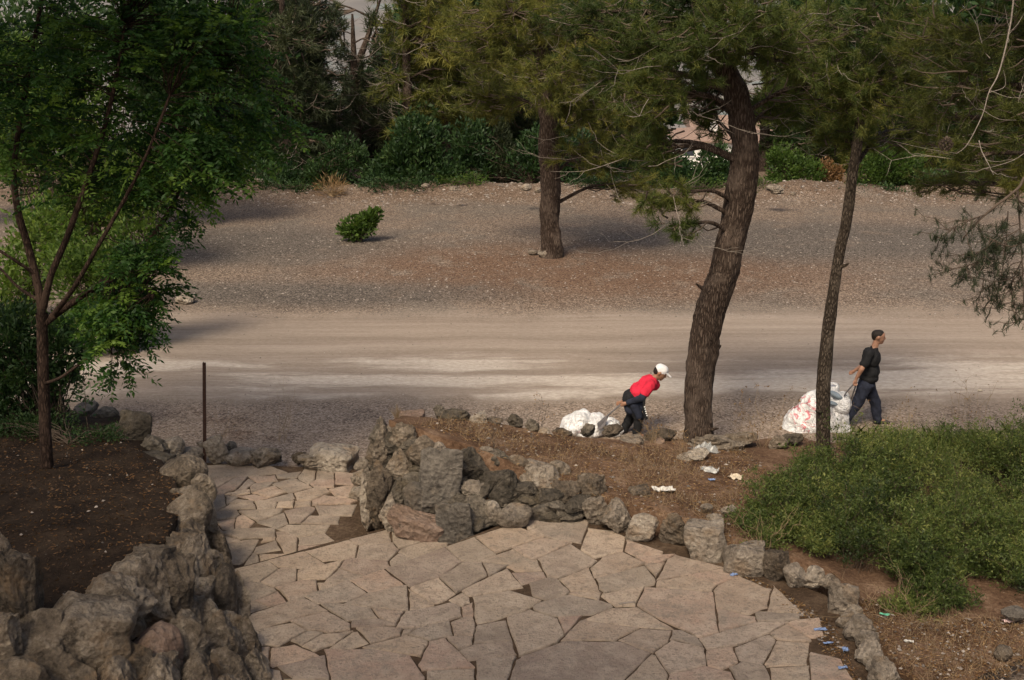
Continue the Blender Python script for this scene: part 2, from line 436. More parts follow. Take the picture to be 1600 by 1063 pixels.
def pinnate(P, D, length, pairs, L, W, tint):
    """feathered leaves: pairs of leaflets along a drooping stalk"""
    N = len(P)
    D = unit(D)
    side = unit(np.cross(D, np.array([[0, 0, 1.0]]) + RNG.normal(0, 0.35, (N, 3))))
    ln = length * (0.7 + 0.5 * RNG.random((N, 1)))
    PP, DD, TT = [], [], []
    for k in range(pairs):
        t = (k + 0.8) / pairs
        q = P + D * ln * t; q = q + np.array([[0, 0, -1.0]]) * (ln * 0.28 * t * t)
        for sg in (-1, 1):
            PP.append(q); DD.append(unit(D * 0.55 + side * sg + np.array([[0, 0, -0.25]]) + RNG.normal(0, 0.15, (N, 3)))); TT.append(tint + RNG.normal(0, 0.06, N))
    q = P + D * ln; q = q + np.array([[0, 0, -0.28]]) * ln
    PP.append(q); DD.append(unit(D + np.array([[0, 0, -0.5]]))); TT.append(tint)
    return leaves(np.concatenate(PP), np.concatenate(DD), L, W, np.concatenate(TT), 0.12)
def in_blob(c, r, n, shell=0.45):
    d = unit(RNG.normal(0, 1, (n, 3)))
    return np.array(c)[None] + d * (RNG.random((n, 1)) ** shell) * np.array(r)[None]
def bent_twigs(S, E, k=5, sag=0.08, wig=0.05):
    t = np.linspace(0, 1, k)[None, :, None]
    P = S[:, None, :] * (1 - t) + E[:, None, :] * t
    ln = np.linalg.norm(E - S, axis=1)[:, None, None]
    P = P + RNG.normal(0, wig, P.shape) * ln * (t * (1 - t) * 3)
    P[..., 2] += (-sag * ln * 4 * t * (1 - t))[..., 0]
    P[:, 0] = S; P[:, -1] = E
    return P

# rocks: a few unit shapes, shared and scaled
import bmesh
def rock_mesh(name, seed, kind):
    rnd = random.Random(seed)
    bm = bmesh.new()
    if kind == 'block':
        bmesh.ops.create_cube(bm, size=1.0)
        bmesh.ops.subdivide_edges(bm, edges=bm.edges[:], cuts=17, use_grid_fill=True)
        for v in bm.verts:                       # worn corners
            m = sorted((abs(c) for c in v.co), reverse=True)
            e = max(0.0, m[1] - 0.4) * 0.55
            v.co *= 1.0 - e
    else:
        bmesh.ops.create_icosphere(bm, subdivisions=5, radius=0.5)
    cuts = []
    for _ in range({'block': 3, 'karst': 11, 'round': 4, 'crag': 20}[kind]):
        n = Vector((rnd.gauss(0, 1), rnd.gauss(0, 1), rnd.gauss(0, 0.8))).normalized()
        cuts.append((n, rnd.uniform(0.24, 0.42) if kind == 'crag' else rnd.uniform(0.27, 0.43) if kind != 'block' else rnd.uniform(0.42, 0.56)))
    off = Vector((rnd.uniform(-50, 50), rnd.uniform(-50, 50), rnd.uniform(-50, 50)))
    amp = {'block': 0.085, 'karst': 0.1, 'round': 0.06, 'crag': 0.05}[kind]
    for v in bm.verts:
        p = v.co.copy()
        for n, h in cuts:
            e = p.dot(n) - h
            if e > 0: p -= n * e * (1.0 if kind == 'crag' else 0.9)
        d = p.normalized()
        q = p * 2.2 + off
        a = noise.noise(q) * 1.0 + noise.noise(q * 2.1) * 0.55
        if kind == 'crag':
            st = q.x * 3.1 + q.z * 1.7 + noise.noise(q * 1.5) * 1.2
            a = a * 0.7 + (1 - abs(noise.noise(q * 3.1)) * 2.4) * 0.5 + (abs((st % 1.0) - 0.5) - 0.25) * 0.8 + noise.noise(q * 8) * 0.3 + noise.noise(q * 19) * 0.18
        elif kind == 'karst':
            rid = (1 - abs(noise.noise(q * 1.9 + Vector((9, 3, 1)))) * 2.2) * 0.7 + (1 - abs(noise.noise(q * 4.3)) * 2) * 0.36 + (1 - abs(noise.noise(q * 9.0)) * 2) * 0.1
            a = a * 0.9 + rid - 0.55
            a += noise.noise(q * 17) * 0.07
        else:
            a += noise.noise(q * 3.7) * 0.3 + noise.noise(q * 7) * (0.1 if kind == 'block' else 0.18) 
        v.co = p + d * a * amp
    lo = Vector([min(v.co[k] for v in bm.verts) for k in range(3)]); hi = Vector([max(v.co[k] for v in bm.verts) for k in range(3)])
    for v in bm.verts: v.co = Vector([(v.co[k] - (lo[k] + hi[k]) / 2) / (hi[k] - lo[k]) for k in range(3)])
    me = bpy.data.meshes.new(name)
    bm.to_mesh(me); bm.free()
    me.polygons.foreach_set('use_smooth', [kind != 'crag'] * len(me.polygons))
    me.materials.append(M['rock_grey'])
    return me
ROCKS = {k: [rock_mesh('stone_' + k, 100 * i + j * 7, k) for i in range(n)] for j, (k, n) in enumerate((('crag', 8), ('karst', 6), ('block', 5), ('round', 4)))}
_rk = random.Random(5)
def stone(name, pos, w, d, h, kind='karst', mat='rock_grey', parent=None, rot=None, tilt=0.0, pick=None):
    L = ROCKS[kind]
    me = L[_rk.randrange(len(L)) if pick is None else pick % len(L)]
    o = link(name, me)
    o.scale = (w, d, h)
    o.rotation_euler = (_rk.uniform(-0.15, 0.15) + (math.pi if _rk.random() < 0.4 and kind == 'karst' else 0), tilt, rot if rot is not None else _rk.uniform(-0.5, 0.5))
    o.location = pos
    if parent is not None:
        o.parent = parent
        o.matrix_parent_inverse = Matrix.Translation(-Vector(parent.location))
    o.material_slots[0].link = 'OBJECT'
    o.material_slots[0].material = M[mat]
    return o
def stone_px(name, px, py, w, h, z, kind='karst', mat='rock_grey', parent=None, rot=None, tilt=0.0, deep=0.8, grow=1.12, pick=None):
    """a stone seen w x h photograph pixels large, its middle at height z"""
    p = at(px, py, z); s = scale_at(p)
    W, H = w / s * grow, h / s * grow
    D = deep * min(max(W, H * 0.6), 0.75)
    return stone(name, p + Vector((0, D * 0.25, 0)), W, D, H, kind, mat, parent, rot, tilt, pick)

# ================================================================== THE SETTING
# ground: fine near, coarse far; a low bank at the far edge, then the land falls into the valley
def ground_z(x, y):
    z = 0.035 * noise.noise(Vector((x * 0.35, y * 0.35, 3))) + 0.02 * noise.noise(Vector((x * 1.3, y * 1.3, 8)))
    z -= 0.32 * math.exp(-((y - 43) / 5.5) ** 2)
    bank = math.exp(-((y - 44.5 - 0.8 * noise.noise(Vector((x * 0.2, 1, 1)))) / 1.1) ** 2)
    z += bank * (0.3 + 0.35 * noise.noise(Vector((x * 0.25, 7, 2))) + 0.2 * noise.noise(Vector((x * 1.1, y, 2))))
    if y > 46: z -= min((y - 46) * 0.16, 26.0) * min(1, (y - 46) / 10)
    return z
xs = np.concatenate([np.linspace(-400, -40, 19), np.linspace(-34, 34, 137), np.linspace(40, 400, 19)])
ys = np.concatenate([np.linspace(-60, 6, 12), np.arange(8, 50, 0.4), np.linspace(51, 240, 40)])
V = [(x, y, ground_z(x, y)) for y in ys for x in xs]
nx = len(xs)
F = [(j * nx + i, j * nx + i + 1, (j + 1) * nx + i + 1, (j + 1) * nx + i) for j in range(len(ys) - 1) for i in range(nx - 1)]
props(link('ground', mesh_np('ground', V, F, M['ground'], True)), 'gravel clearing and dusty track', kind='structure')

# far hillside across the valley, up past the horizon
mh = MB('dry_hillside', 0.95, 0.1)
hn = mh.noise(0.02, 6, 0.6); hv = mh.vor(0.09, out='Distance')
hc = mh.ramp(hn, [(0.35, (0.12, 0.115, 0.11)), (0.6, (0.18, 0.165, 0.155))])
hc = mh.mix(mh.math('MULTIPLY', mh.math('SUBTRACT', 1.0, mh.step(hv, 0.2, 0.45)), 0.75), hc, (0.14, 0.165, 0.16))
mh.color(hc)
V, F = [], []
hx = np.linspace(-520, 520, 60); hy = np.linspace(230, 900, 40)
for y in hy:
    for x in hx:
        t = (y - 230) / 670
        V.append((x, y, -26 + 120 * t ** 1.15 + 14 * noise.noise(Vector((x * 0.008, y * 0.008, 1))) * t + 3 * noise.noise(Vector((x * 0.04, y * 0.04, 1)))))
F = [(j * 60 + i, j * 60 + i + 1, (j + 1) * 60 + i + 1, (j + 1) * 60 + i) for j in range(39) for i in range(59)]
props(link('hill', mesh_np('hill', V, F, mh.m, True)), 'dry hillside across the valley', kind='structure')

# ---- paving: each flagstone traced on the photograph and laid on its level
Z_PATH, Z_STEP, Z_TERRACE = 0.10, 0.28, 0.45
def crop4(u, v): return (340 + .325 * u, 800 + .325 * v)
def crop5(u, v): return (840 + .325 * u, 780 + .325 * v)
def crop2(u, v): return (200 + .2635 * u, 600 + .2635 * v)
STEP4 = """70 290 250 240 292 268 175 332 110 325|255 238 430 193 490 232 400 270 330 265|432 192 650 140 668 165 660 215 500 232|640 135 790 85 832 110 835 135 680 157
678 165 840 148 868 180 825 225 670 215|840 125 945 145 900 165 860 155|880 180 960 155 1045 165 1040 190 920 218|215 330 310 265 375 270 380 320 290 350|385 285 600 235 520 315 385 325
610 230 815 238 820 258 680 295 590 265|100 340 190 335 280 375 140 430 95 400|285 365 395 335 475 335 480 370 330 415|190 425 290 385 320 415 235 445|530 330 580 280 660 298 560 335
130 440 180 428 235 450 150 480|480 340 560 338 520 360|830 235 880 195 930 220 840 258|20 305 70 295 120 330 60 350"""
TERR4 = """130 485 400 400 520 470 210 555 150 530|425 400 640 340 700 370 620 425 500 435|650 335 800 280 885 345 720 380|815 275 1110 185 1172 235 1120 280 915 350|1110 180 1245 130 1330 195 1270 225 1175 235
1250 125 1440 75 1560 120 1430 165 1340 195|1270 235 1420 180 1490 230 1400 245 1300 240|1420 170 1560 135 1665 140 1590 200 1500 220|1065 305 1170 240 1270 240 1300 305 1160 385 1110 340|1275 245 1395 255 1320 300
1175 370 1390 270 1455 345 1220 400|1395 260 1530 235 1555 280 1440 285|1440 290 1560 285 1575 305 1460 340|620 435 720 390 905 350 915 470 770 455|940 365 1070 330 1115 400 1030 430|920 375 1020 440 925 470
510 440 640 455 740 470 765 505 625 515|380 540 510 480 630 545 530 575 440 565|770 470 895 478 860 525 775 500|650 525 770 515 850 545 650 550|900 480 1100 440 1165 450 1170 495 940 555 865 550
1115 425 1170 390 1215 430 1170 450|1175 455 1240 460 1230 500 1180 500|1215 405 1400 375 1550 420 1480 470 1380 500 1250 530 1240 450|1115 545 1210 505 1235 530 1220 590 1160 590|1250 545 1390 520 1420 610 1240 625
1385 505 1490 470 1608 510 1663 578 1600 640 1445 690|165 570 370 535 425 565 300 630 175 635|370 610 440 570 475 575 410 635|410 640 500 585 650 570 580 620 470 660|555 650 610 600 690 590 720 620 620 655
685 570 760 550 890 560 880 590 720 610|890 565 940 560 900 590|705 645 900 590 1015 620 980 690 820 665|930 590 1000 555 1130 540 1140 580 1010 610|1130 600 1220 600 1215 630 1150 655
975 740 1010 640 1110 615 1240 740 1000 755|1170 665 1240 635 1420 620 1425 680 1200 710|170 640 250 645 245 740 190 700|255 660 380 640 480 685 270 735|295 745 490 700 530 770 500 800 360 795
515 660 700 660 920 690 990 790 990 880 560 880 530 740|1240 735 1430 690 1400 770 1360 880 1250 880|1010 765 1230 755 1240 880 1010 880|1440 740 1540 660 1650 620 1920 620 2080 680 1960 800 1900 880 1380 880
250 755 320 770 350 880 270 880|180 715 245 750 260 880 210 880|300 805 520 805 545 880 370 880"""
TERR5 = """0 120 95 92 225 125 212 208 100 190 20 165|232 160 330 170 415 215 410 240 300 270 205 230|425 220 560 262 480 268 430 245|8 290 40 262 145 215 270 295 110 375 50 370|245 350 300 300 410 255 515 305 400 345
105 380 260 320 275 350 300 440 170 440|285 375 510 315 560 370 560 410 330 450 290 410|505 290 560 275 625 280 590 300 530 300|530 310 605 305 580 350 550 350|580 385 630 285 830 340 700 365|575 400 740 372 855 410 830 440 690 435
775 365 830 342 920 380 860 405|310 470 450 430 510 430 480 495 370 515|490 470 560 425 690 440 840 450 870 640 770 655 640 595 520 535|855 430 930 390 1110 465 1100 510 1000 550 890 510 855 470|875 520 1045 560 990 600 880 630
0 400 90 380 145 435 100 470 20 475|180 445 300 445 290 480 240 475|20 490 160 455 340 490 330 530 210 555 90 560|340 520 480 515 650 620 480 610 220 570|95 565 200 560 150 620 125 640|130 670 210 585 480 620 390 665 240 675
400 670 500 630 640 630 600 690 550 725|650 630 690 630 770 670 760 700 640 670|780 665 880 645 1050 590 1190 590 1060 660 960 700 820 720|1050 555 1190 545 1190 570 1060 585|1120 500 1140 475 1210 545 1120 540
1125 650 1210 610 1260 650 1200 672 1150 670|1210 600 1290 590 1300 630 1270 640|950 720 1060 665 1145 670 1080 790 970 770|1105 795 1150 680 1300 690 1290 790|820 790 830 720 930 725 960 765 900 810|575 740 660 680 800 720 810 795 640 835
410 855 545 750 570 760 620 840 600 940 420 940|640 850 800 810 960 850 950 940 640 940|905 815 980 780 1080 800 1120 870 1100 940 970 940|1115 810 1300 800 1310 850 1310 940 1130 940|1310 770 1400 790 1440 860 1430 940 1325 940"""
PATH2 = """410 510 560 500 800 505 870 530 720 545 440 565|470 580 630 555 520 610|440 585 515 620 470 635|520 620 640 555 700 550 640 620 560 650|720 550 870 540 880 570 770 580|880 535 1020 520 1005 550 890 555
1030 520 1110 530 1105 570 1070 585 1005 555|1120 530 1220 535 1220 560 1115 560|1230 540 1330 555 1320 600 1230 590|1080 590 1110 570 1220 570 1190 610 1110 610|860 590 990 555 1090 610 960 645|735 600 860 580 820 615 730 630
640 630 700 575 750 580 720 605|580 650 720 625 725 645 640 660|740 640 850 605 920 635 820 665|990 650 1150 615 1200 640 1080 690 1010 690|1200 630 1320 605 1330 660 1240 670|470 660 570 655 580 710 500 750|640 660 740 650 810 670 740 685
820 690 960 645 980 660 900 695|580 660 635 665 600 700|605 705 640 680 740 690 740 708|565 740 620 710 745 710 755 735 640 740|755 700 860 690 880 700 860 735 765 735|890 700 985 690 980 730 880 730|990 695 1085 695 1085 720 990 725
1090 690 1200 665 1300 680 1240 710 1090 715|1110 720 1290 715 1270 760 1130 770|495 755 640 745 655 770 610 795 510 800|660 750 900 735 880 775 750 800|520 810 640 795 635 850 560 860|640 800 680 780 745 815 710 850 645 850
760 820 920 760 950 820 880 855|930 760 1060 730 1110 745 1060 790 955 820|1070 790 1190 790 1180 825 1090 830|890 860 950 830 1130 830 1100 880 1010 905|540 880 640 860 870 855 870 905 660 915|540 890 650 920 560 940
590 950 720 925 790 920 730 960 690 1035 600 1030|740 970 870 925 910 975 760 1000|800 920 870 910 870 925 810 935|880 900 960 890 1005 910 1000 990 920 1000 915 960|1010 910 1100 895 1160 940 1010 950|1010 960 1120 960 1010 995
775 1010 990 1000 780 1040|700 1055 740 1000 770 1010 775 1040|550 950 590 950 590 1050 580 1050|340 480 405 512 440 560 400 560|480 815 515 812 560 870 520 875"""
def traced(txt, crop, z):
    out = []
    for line in txt.replace('\n', '|').split('|'):
        n = [float(t) for t in line.split()]
        out.append([at(*crop(n[i], n[i + 1]), z).to_2d() for i in range(0, len(n), 2)])
    return out
def area2(P): return 0.5 * sum(P[i].x * P[(i + 1) % len(P)].y - P[(i + 1) % len(P)].x * P[i].y for i in range(len(P)))
def grow(P, g):
    if area2(P) < 0: P = P[::-1]
    n = len(P); out = []
    for i in range(n):
        a, b, c = P[i - 1], P[i], P[(i + 1) % n]
        e, f = (b - a).normalized(), (c - b).normalized()
        n1, n2 = Vector((e.y, -e.x)), Vector((f.y, -f.x))
        m = n1 + n2; k = m.length
        out.append(b + m / k * min(g / max(k / 2, 0.35), 2.2 * g) if k > 1e-4 else b)
    return out
def clip(P, n, d):
    out = []
    for i in range(len(P)):
        a, b = P[i], P[(i + 1) % len(P)]; da, db = a.dot(n) - d, b.dot(n) - d
        if da <= 0: out.append(a)
        if (da < 0) != (db < 0): out.append(a.lerp(b, da / (da - db)))
    return out
def fit(polys, g=0.16):
    """widen the traced stones until only a narrow joint is left between neighbours"""
    cs = [sum(P, Vector((0, 0))) / len(P) for P in polys]
    rs = [max((p - c).length for p in P) for P, c in zip(polys, cs)]
    res = []
    rr = random.Random(8)
    for i, P in enumerate(polys):
        Q = grow(P, g)
        for j, O in enumerate(polys):
            if i == j or (cs[i] - cs[j]).length > rs[i] + rs[j] + 2.5 * g: continue
            best = None
            for S, sg in ((P, 1), (O, -1)):
                if area2(S) < 0: S = S[::-1]
                for k in range(len(S)):
                    e = S[(k + 1) % len(S)] - S[k]
                    if e.length < 1e-4: continue
                    nn = Vector((e.y, -e.x)).normalized() * sg
                    hi = max(p.dot(nn) for p in P); lo = min(p.dot(nn) for p in O)
                    if best is None or lo - hi > best[0]: best = (lo - hi, nn, (lo + hi) / 2)
            R = clip(Q, best[1], best[2] - rr.uniform(0.002, 0.007))
            if len(R) >= 3: Q = R
        R = [Q[0]]
        for p in Q[1:]:
            if (p - R[-1]).length > 0.02: R.append(p)
        if len(R) > 3 and (R[0] - R[-1]).length < 0.02: R.pop()
        res.append(R)
    return res
def flag_mesh(P, thick, rnd):
    """one flagstone: irregular worn outline, rounded arris, slightly dished top. P is centred on the origin"""
    if area2(P) < 0: P = P[::-1]
    c = sum(P, Vector((0, 0))) / len(P)
    ring = []
    n = len(P)
    for i in range(n):
        a, b = P[i], P[(i + 1) % n]
        k = max(2, int((b - a).length / 0.07))
        nrm = Vector(((b - a).y, -(b - a).x)); nrm = nrm / (nrm.length + 1e-9)
        for j in range(k):
            t = j / k
            p = a.lerp(b, t)
            w = 0.016 if j else -0.012
            q = Vector((p.x * 4.1, p.y * 4.1, rnd * 37))
            p = p + nrm * (noise.noise(q) * w + noise.noise(q * 3.7) * 0.008 - 0.004)
            ring.append(p)
    m = len(ring)
    V, F = [], []
    tx, ty = (rnd - 0.5) * 0.016, (math.sin(rnd * 91)) * 0.008
    def top(p): return tx * (p.x - c.x) + ty * (p.y - c.y) + 0.006 * noise.noise(Vector((p.x * 3, p.y * 3, rnd * 9)))
    for f, dz in ((1.0, -thick), (1.0, -0.014), (0, -0.003), (1, 0.0)):
        for p in ring:
            d = (c - p); ln = d.length + 1e-6
            q = p if f == 1.0 and dz < -0.01 else (p + d / ln * (0.008 if dz < 0 else min(0.03, ln * 0.3)))
            V.append((q.x, q.y, dz + (top(q) if dz > -thick else 0)))
    for r in range(3):
        for i in range(m):
            F.append((r * m + i, r * m + (i + 1) % m, (r + 1) * m + (i + 1) % m, (r + 1) * m + i))
    V.append((c.x, c.y, top(c) - 0.002)); ci = len(V) - 1
    for i in range(m): F.append((3 * m + i, 3 * m + (i + 1) % m, ci))
    return mesh_py('flagstone', V, F, M['flag'])
def lay(polys, z, parent, thick=0.05, edge=None):
    rr = random.Random(3)
    for P in fit(polys):
        if edge:                                   # a straight nosing along the riser
            a, b = edge; n = Vector((-(b - a).y, (b - a).x)).normalized()
            P = clip(P, n, a.dot(n) + rr.uniform(-0.012, 0.004))
        if len(P) < 3 or abs(area2(P)) < 0.006: continue
        c = sum(P, Vector((0, 0))) / len(P)
        o = link('flagstone', flag_mesh([p - c for p in P], thick, rr.random()))
        o.location = (c.x, c.y, z + rr.uniform(-0.006, 0.008))
        o.parent = parent
def slab(name, P, z0, z1, mat, label):
    """the bed of earth a level of paving lies in"""
    if area2(P) < 0: P = P[::-1]
    n = len(P)
    V = [(p.x, p.y, z0) for p in P] + [(p.x, p.y, z1) for p in P]
    F = [tuple(range(n, 2 * n))] + [(i, (i + 1) % n, n + (i + 1) % n, n + i) for i in range(n)]
    o = link(name, mesh_py(name, V, F, M[mat]))
    return props(o, label, kind='structure')
def px2(L, z): return [at(x, y, z).to_2d() for x, y in L]
JR = 0.02
path = slab('path', px2([(285, 722), (420, 728), (565, 733), (585, 760), (600, 800), (640, 820), (660, 860), (352, 915), (320, 840)], Z_PATH - JR), -0.1, Z_PATH - JR, 'joint', 'lower level of the flagstone path')
lay(traced(PATH2, crop2, Z_PATH), Z_PATH, path)
step = slab('step', px2([(340, 896), (420, 874), (520, 846), (607, 824), (660, 836), (760, 850), (560, 930), (352, 985)], Z_STEP - JR), -0.1, Z_STEP - JR, 'joint', 'broad stone step between path and terrace')
lay(traced(STEP4, crop4, Z_STEP), Z_STEP, step, 0.05, px2([(360, 889), (607, 826)], Z_STEP))
terrace = slab('terrace', px2([(360, 968), (470, 934), (545, 910), (690, 857), (795, 815), (860, 795), (930, 800), (1060, 850), (1180, 890), (1290, 930), (1330, 985), (1400, 1063), (1480, 1200), (1560, 1500), (350, 1500), (400, 1063)], Z_TERRACE - JR), -0.1, Z_TERRACE - JR, 'joint', 'upper terrace of crazy paving')
polys = traced(TERR4, crop4, Z_TERRACE) + traced(TERR5, crop5, Z_TERRACE)
# below the frame the terrace goes on in the same stones
for j in range(4):
    for i in range(9):
        cx, cy = -1.9 + i * 0.72 + 0.2 * (j % 2), 10.35 - j * 0.7
        polys.append([Vector((cx + 0.33 * math.cos(a) * random.uniform(0.85, 1.1), cy + 0.31 * math.sin(a) * random.uniform(0.85, 1.1))) for a in (0.6, 1.6, 2.6, 3.7, 4.7, 5.7)])
lay(polys, Z_TERRACE, terrace, 0.05, px2([(382, 961), (845, 803)], Z_TERRACE))

# ---- planting beds, held by the rubble walls
def lerp_line(L, u):
    f = u * (len(L) - 1); i = min(int(f), len(L) - 2); return L[i].lerp(L[i + 1], f - i)
def bed(name, front, back, mat, nu, nv, mound, label, shift):
    Fp = [at(*p) + Vector(shift) for p in front]; Bp = [at(*p) for p in back]
    V = []
    for i in range(nu + 1):
        a, b = lerp_line(Fp, i / nu), lerp_line(Bp, i / nu)
        for j in range(nv + 1):
            t = j / nv
            p = a.lerp(b, t)
            p.z += mound * math.sin(math.pi * min(1, t * 1.0)) * 0.6 + 0.05 * noise.noise(Vector((p.x * 1.4, p.y * 1.4, 4))) + 0.02 * noise.noise(Vector((p.x * 5, p.y * 5, 4)))
            V.append(p)
    F = [(i * (nv + 1) + j, (i + 1) * (nv + 1) + j, (i + 1) * (nv + 1) + j + 1, i * (nv + 1) + j + 1) for i in range(nu) for j in range(nv)]
    n0 = len(V)                                   # skirt down the front, behind the stones
    for i in range(nu + 1): q = V[i * (nv + 1)]; V.append(Vector((q.x, q.y - 0.02, -0.1)))
    F += [(n0 + i, n0 + i + 1, (i + 1) * (nv + 1), i * (nv + 1)) for i in range(nu)]
    return props(link(name, mesh_np(name, V, F, M[mat], True)), label, kind='structure')
RB_F = [(596, 672, 1.42), (660, 694, 1.36), (720, 712, 1.25), (830, 765, 0.86), (940, 795, 0.74), (1030, 820, 0.72), (1130, 855, 0.68), (1220, 890, 0.62), (1310, 925, 0.58), (1340, 970, 0.54), (1400, 1045, 0.5), (1460, 1130, 0.5)]
RB_B = [(640, 653, 1.1), (690, 654, 1.05), (740, 658, 0.95), (830, 668, 0.8), (900, 680, 0.65), (980, 688, 0.45), (1080, 688, 0.22), (1180, 686, 0.1), (1300, 676, -0.05), (1500, 672, -0.08), (1750, 690, -0.1), (2300, 720, -0.1)]
bed('planting_bed', RB_F, RB_B, 'soil_red', 110, 40, 0.05, 'raised bed of red soil behind the wall', (0.06, 0.42, 0))
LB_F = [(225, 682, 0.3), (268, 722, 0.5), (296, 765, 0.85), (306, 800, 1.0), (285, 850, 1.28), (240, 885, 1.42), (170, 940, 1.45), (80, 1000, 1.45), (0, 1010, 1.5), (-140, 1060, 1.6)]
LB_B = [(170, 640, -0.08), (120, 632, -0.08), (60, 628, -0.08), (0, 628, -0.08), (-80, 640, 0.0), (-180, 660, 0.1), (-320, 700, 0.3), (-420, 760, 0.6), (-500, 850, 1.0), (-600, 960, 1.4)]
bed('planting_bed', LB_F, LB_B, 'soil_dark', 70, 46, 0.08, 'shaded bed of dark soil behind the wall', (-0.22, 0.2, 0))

# ================================================================== RUBBLE WALLS AND LOOSE STONES
def c3(u, v, w, h): return (560 + .2635 * u, 620 + .2635 * v, .2635 * w, .2635 * h)
def c5(u, v, w, h): return (840 + .325 * u, 780 + .325 * v, .325 * w, .325 * h)
def c1(u, v, w, h): return (.398 * u, 640 + .398 * v, .398 * w, .398 * h)
def c2(u, v, w, h): return (200 + .2635 * u, 600 + .2635 * v, .2635 * w, .2635 * h)

# retaining wall right of the steps
wall = empty('retaining_wall', at(640, 830, 0.28), 'rubble retaining wall of dark pitted stones holding the red soil bed beside the step', 'wall')
K, B, R, G = 'karst', 'block', 'round', 'crag'
for (g, z, kind, mat, tilt) in [
    (c3(120, 620, 150, 400), 0.6, K, 'rock_grey', 0.0), (c3(125, 330, 150, 330), 1.08, G, 'rock_grey', 0.0), (c3(105, 240, 90, 120), 1.3, G, 'rock_dark', 0), (c3(262, 255, 140, 170), 1.28, K, 'rock_grey', 0),
    (c3(385, 335, 170, 170), 1.22, G, 'rock_grey', 0), (c3(490, 490, 215, 300), 0.98, B, 'rock_slab', 0.06), (c3(670, 435, 180, 200), 1.0, G, 'rock_dark', 0),
    (c3(830, 400, 140, 150), 0.98, K, 'rock_dark', 0), (c3(945, 440, 130, 150), 0.88, R, 'rock_grey', 0), (c3(240, 420, 130, 180), 1.0, G, 'rock_grey', 0),
    (c3(325, 520, 130, 100), 0.86, R, 'rock_dark', 0), (c3(345, 630, 150, 200), 0.68, R, 'rock_slab', 0.1), (c3(235, 600, 120, 190), 0.68, G, 'rock_dark', 0),
    (c3(355, 785, 320, 120), 0.42, B, 'rock_pink', 0.24), (c3(575, 765, 190, 230), 0.5, B, 'rock_slab', -0.12), (c3(685, 580, 160, 125), 0.76, K, 'rock_pale', 0),
    (c3(720, 710, 160, 190), 0.55, G, 'rock_dark', 0), (c3(870, 580, 200, 210), 0.76, G, 'rock_dark', 0), (c3(800, 690, 80, 120), 0.6, R, 'rock_pale', -0.3),
    (c3(925, 730, 185, 120), 0.56, R, 'rock_pale', 0.05), (c3(1075, 555, 200, 230), 0.72, K, 'rock_pale', 0), (c3(1090, 695, 180, 100), 0.52, B, 'rock_slab', -0.4),
    (c3(1220, 620, 180, 180), 0.66, G, 'rock_grey', 0), (c3(1375, 600, 180, 250), 0.68, G, 'rock_grey', 0), (c3(450, 655, 80, 200), 0.6, R, 'rock_dark', 0.1),
    (c3(600, 660, 120, 150), 0.62, K, 'rock_dark', 0), (c3(180, 700, 110, 200), 0.5, G, 'rock_pale', 0), (c3(470, 330, 120, 80), 1.26, G, 'rock_pale', 0),
    (c3(760, 330, 120, 60), 1.14, K, 'rock_pale', 0), (c3(1060, 430, 130, 60), 0.9, B, 'rock_pale', 0.3), (c3(1195, 440, 110, 90), 0.86, R, 'rock_grey', 0.2),
    (c3(60, 640, 90, 330), 0.5, G, 'rock_pale', 0), (c3(155, 330, 100, 260), 1.05, G, 'rock_pale', 0)]:
    px, py, w, h = g
    stone_px('stone', px, py, w, h, z, kind, mat, wall, _rk.uniform(-0.2, 0.2), tilt, 0.7 if kind != B else 0.5, 1.24)

base_l = [at(*q) for q in [(590, 803, .28), (650, 832, .28), (715, 846, .35), (800, 815, .45), (905, 822, .45)]]
top_l = [at(*q) for q in [(605, 676, 1.36), (665, 700, 1.24), (730, 722, 1.12), (830, 770, .8), (930, 795, .7)]]
for i in range(9):
    for j in range(4):
        a, b = lerp_line(base_l, (i + .5 * (j % 2)) / 9), lerp_line(top_l, (i + .5 * (j % 2)) / 9)
        q = a.lerp(b, (j + .45) / 4) + Vector((0, .16, 0)); hgt = max(.2, (b.z - a.z) / 3)
        stone('stone', q, .42, .3, hgt, 'crag', 'rock_dark', wall)

# low kerb of stones along the terrace
kerb = empty('stone_kerb', at(1130, 880, 0.45), 'low kerb of weathered stones curving along the edge of the terrace', 'kerb')
for (g, z, kind, mat) in [
    (c5(285, 60, 130, 170), .62, K, 'rock_pale'), (c5(380, 95, 165, 165), .62, G, 'rock_pale'), (c5(505, 150, 160, 145), .58, G, 'rock_pale'), (c5(665, 160, 155, 200), .6, K, 'rock_grey'),
    (c5(815, 225, 200, 200), .6, B, 'rock_pale'), (c5(1000, 305, 200, 150), .58, B, 'rock_pale'), (c5(1150, 335, 150, 170), .58, G, 'rock_grey'), (c5(1250, 385, 130, 130), .56, G, 'rock_pale'),
    (c5(1335, 385, 120, 110), .56, K, 'rock_pale'), (c5(1405, 405, 110, 80), .56, G, 'rock_grey'), (c5(1478, 490, 140, 170), .58, B, 'rock_pale'), (c5(1500, 590, 120, 130), .52, G, 'rock_pale'),
    (c5(1530, 560, 90, 90), .52, K, 'rock_grey'), (c5(1590, 700, 120, 120), .52, G, 'rock_pale'), (c5(1650, 815, 120, 110), .52, K, 'rock_pale'), (c5(1740, 920, 130, 100), .52, G, 'rock_grey'), (c5(1555, 650, 150, 160), .54, K, 'rock_pale'), (c5(1610, 760, 150, 170), .54, G, 'rock_pale'), (c5(1680, 860, 160, 160), .54, G, 'rock_pale'), (c5(1790, 960, 190, 150), .54, K, 'rock_grey'), (c5(1900, 1100, 200, 170), .54, K, 'rock_pale')]:
    px, py, w, h = g
    stone_px('stone', px, py, w, h, z, kind, mat, kerb, _rk.uniform(-0.4, 0.1), _rk.uniform(-.1, .1), 0.75, 1.05)

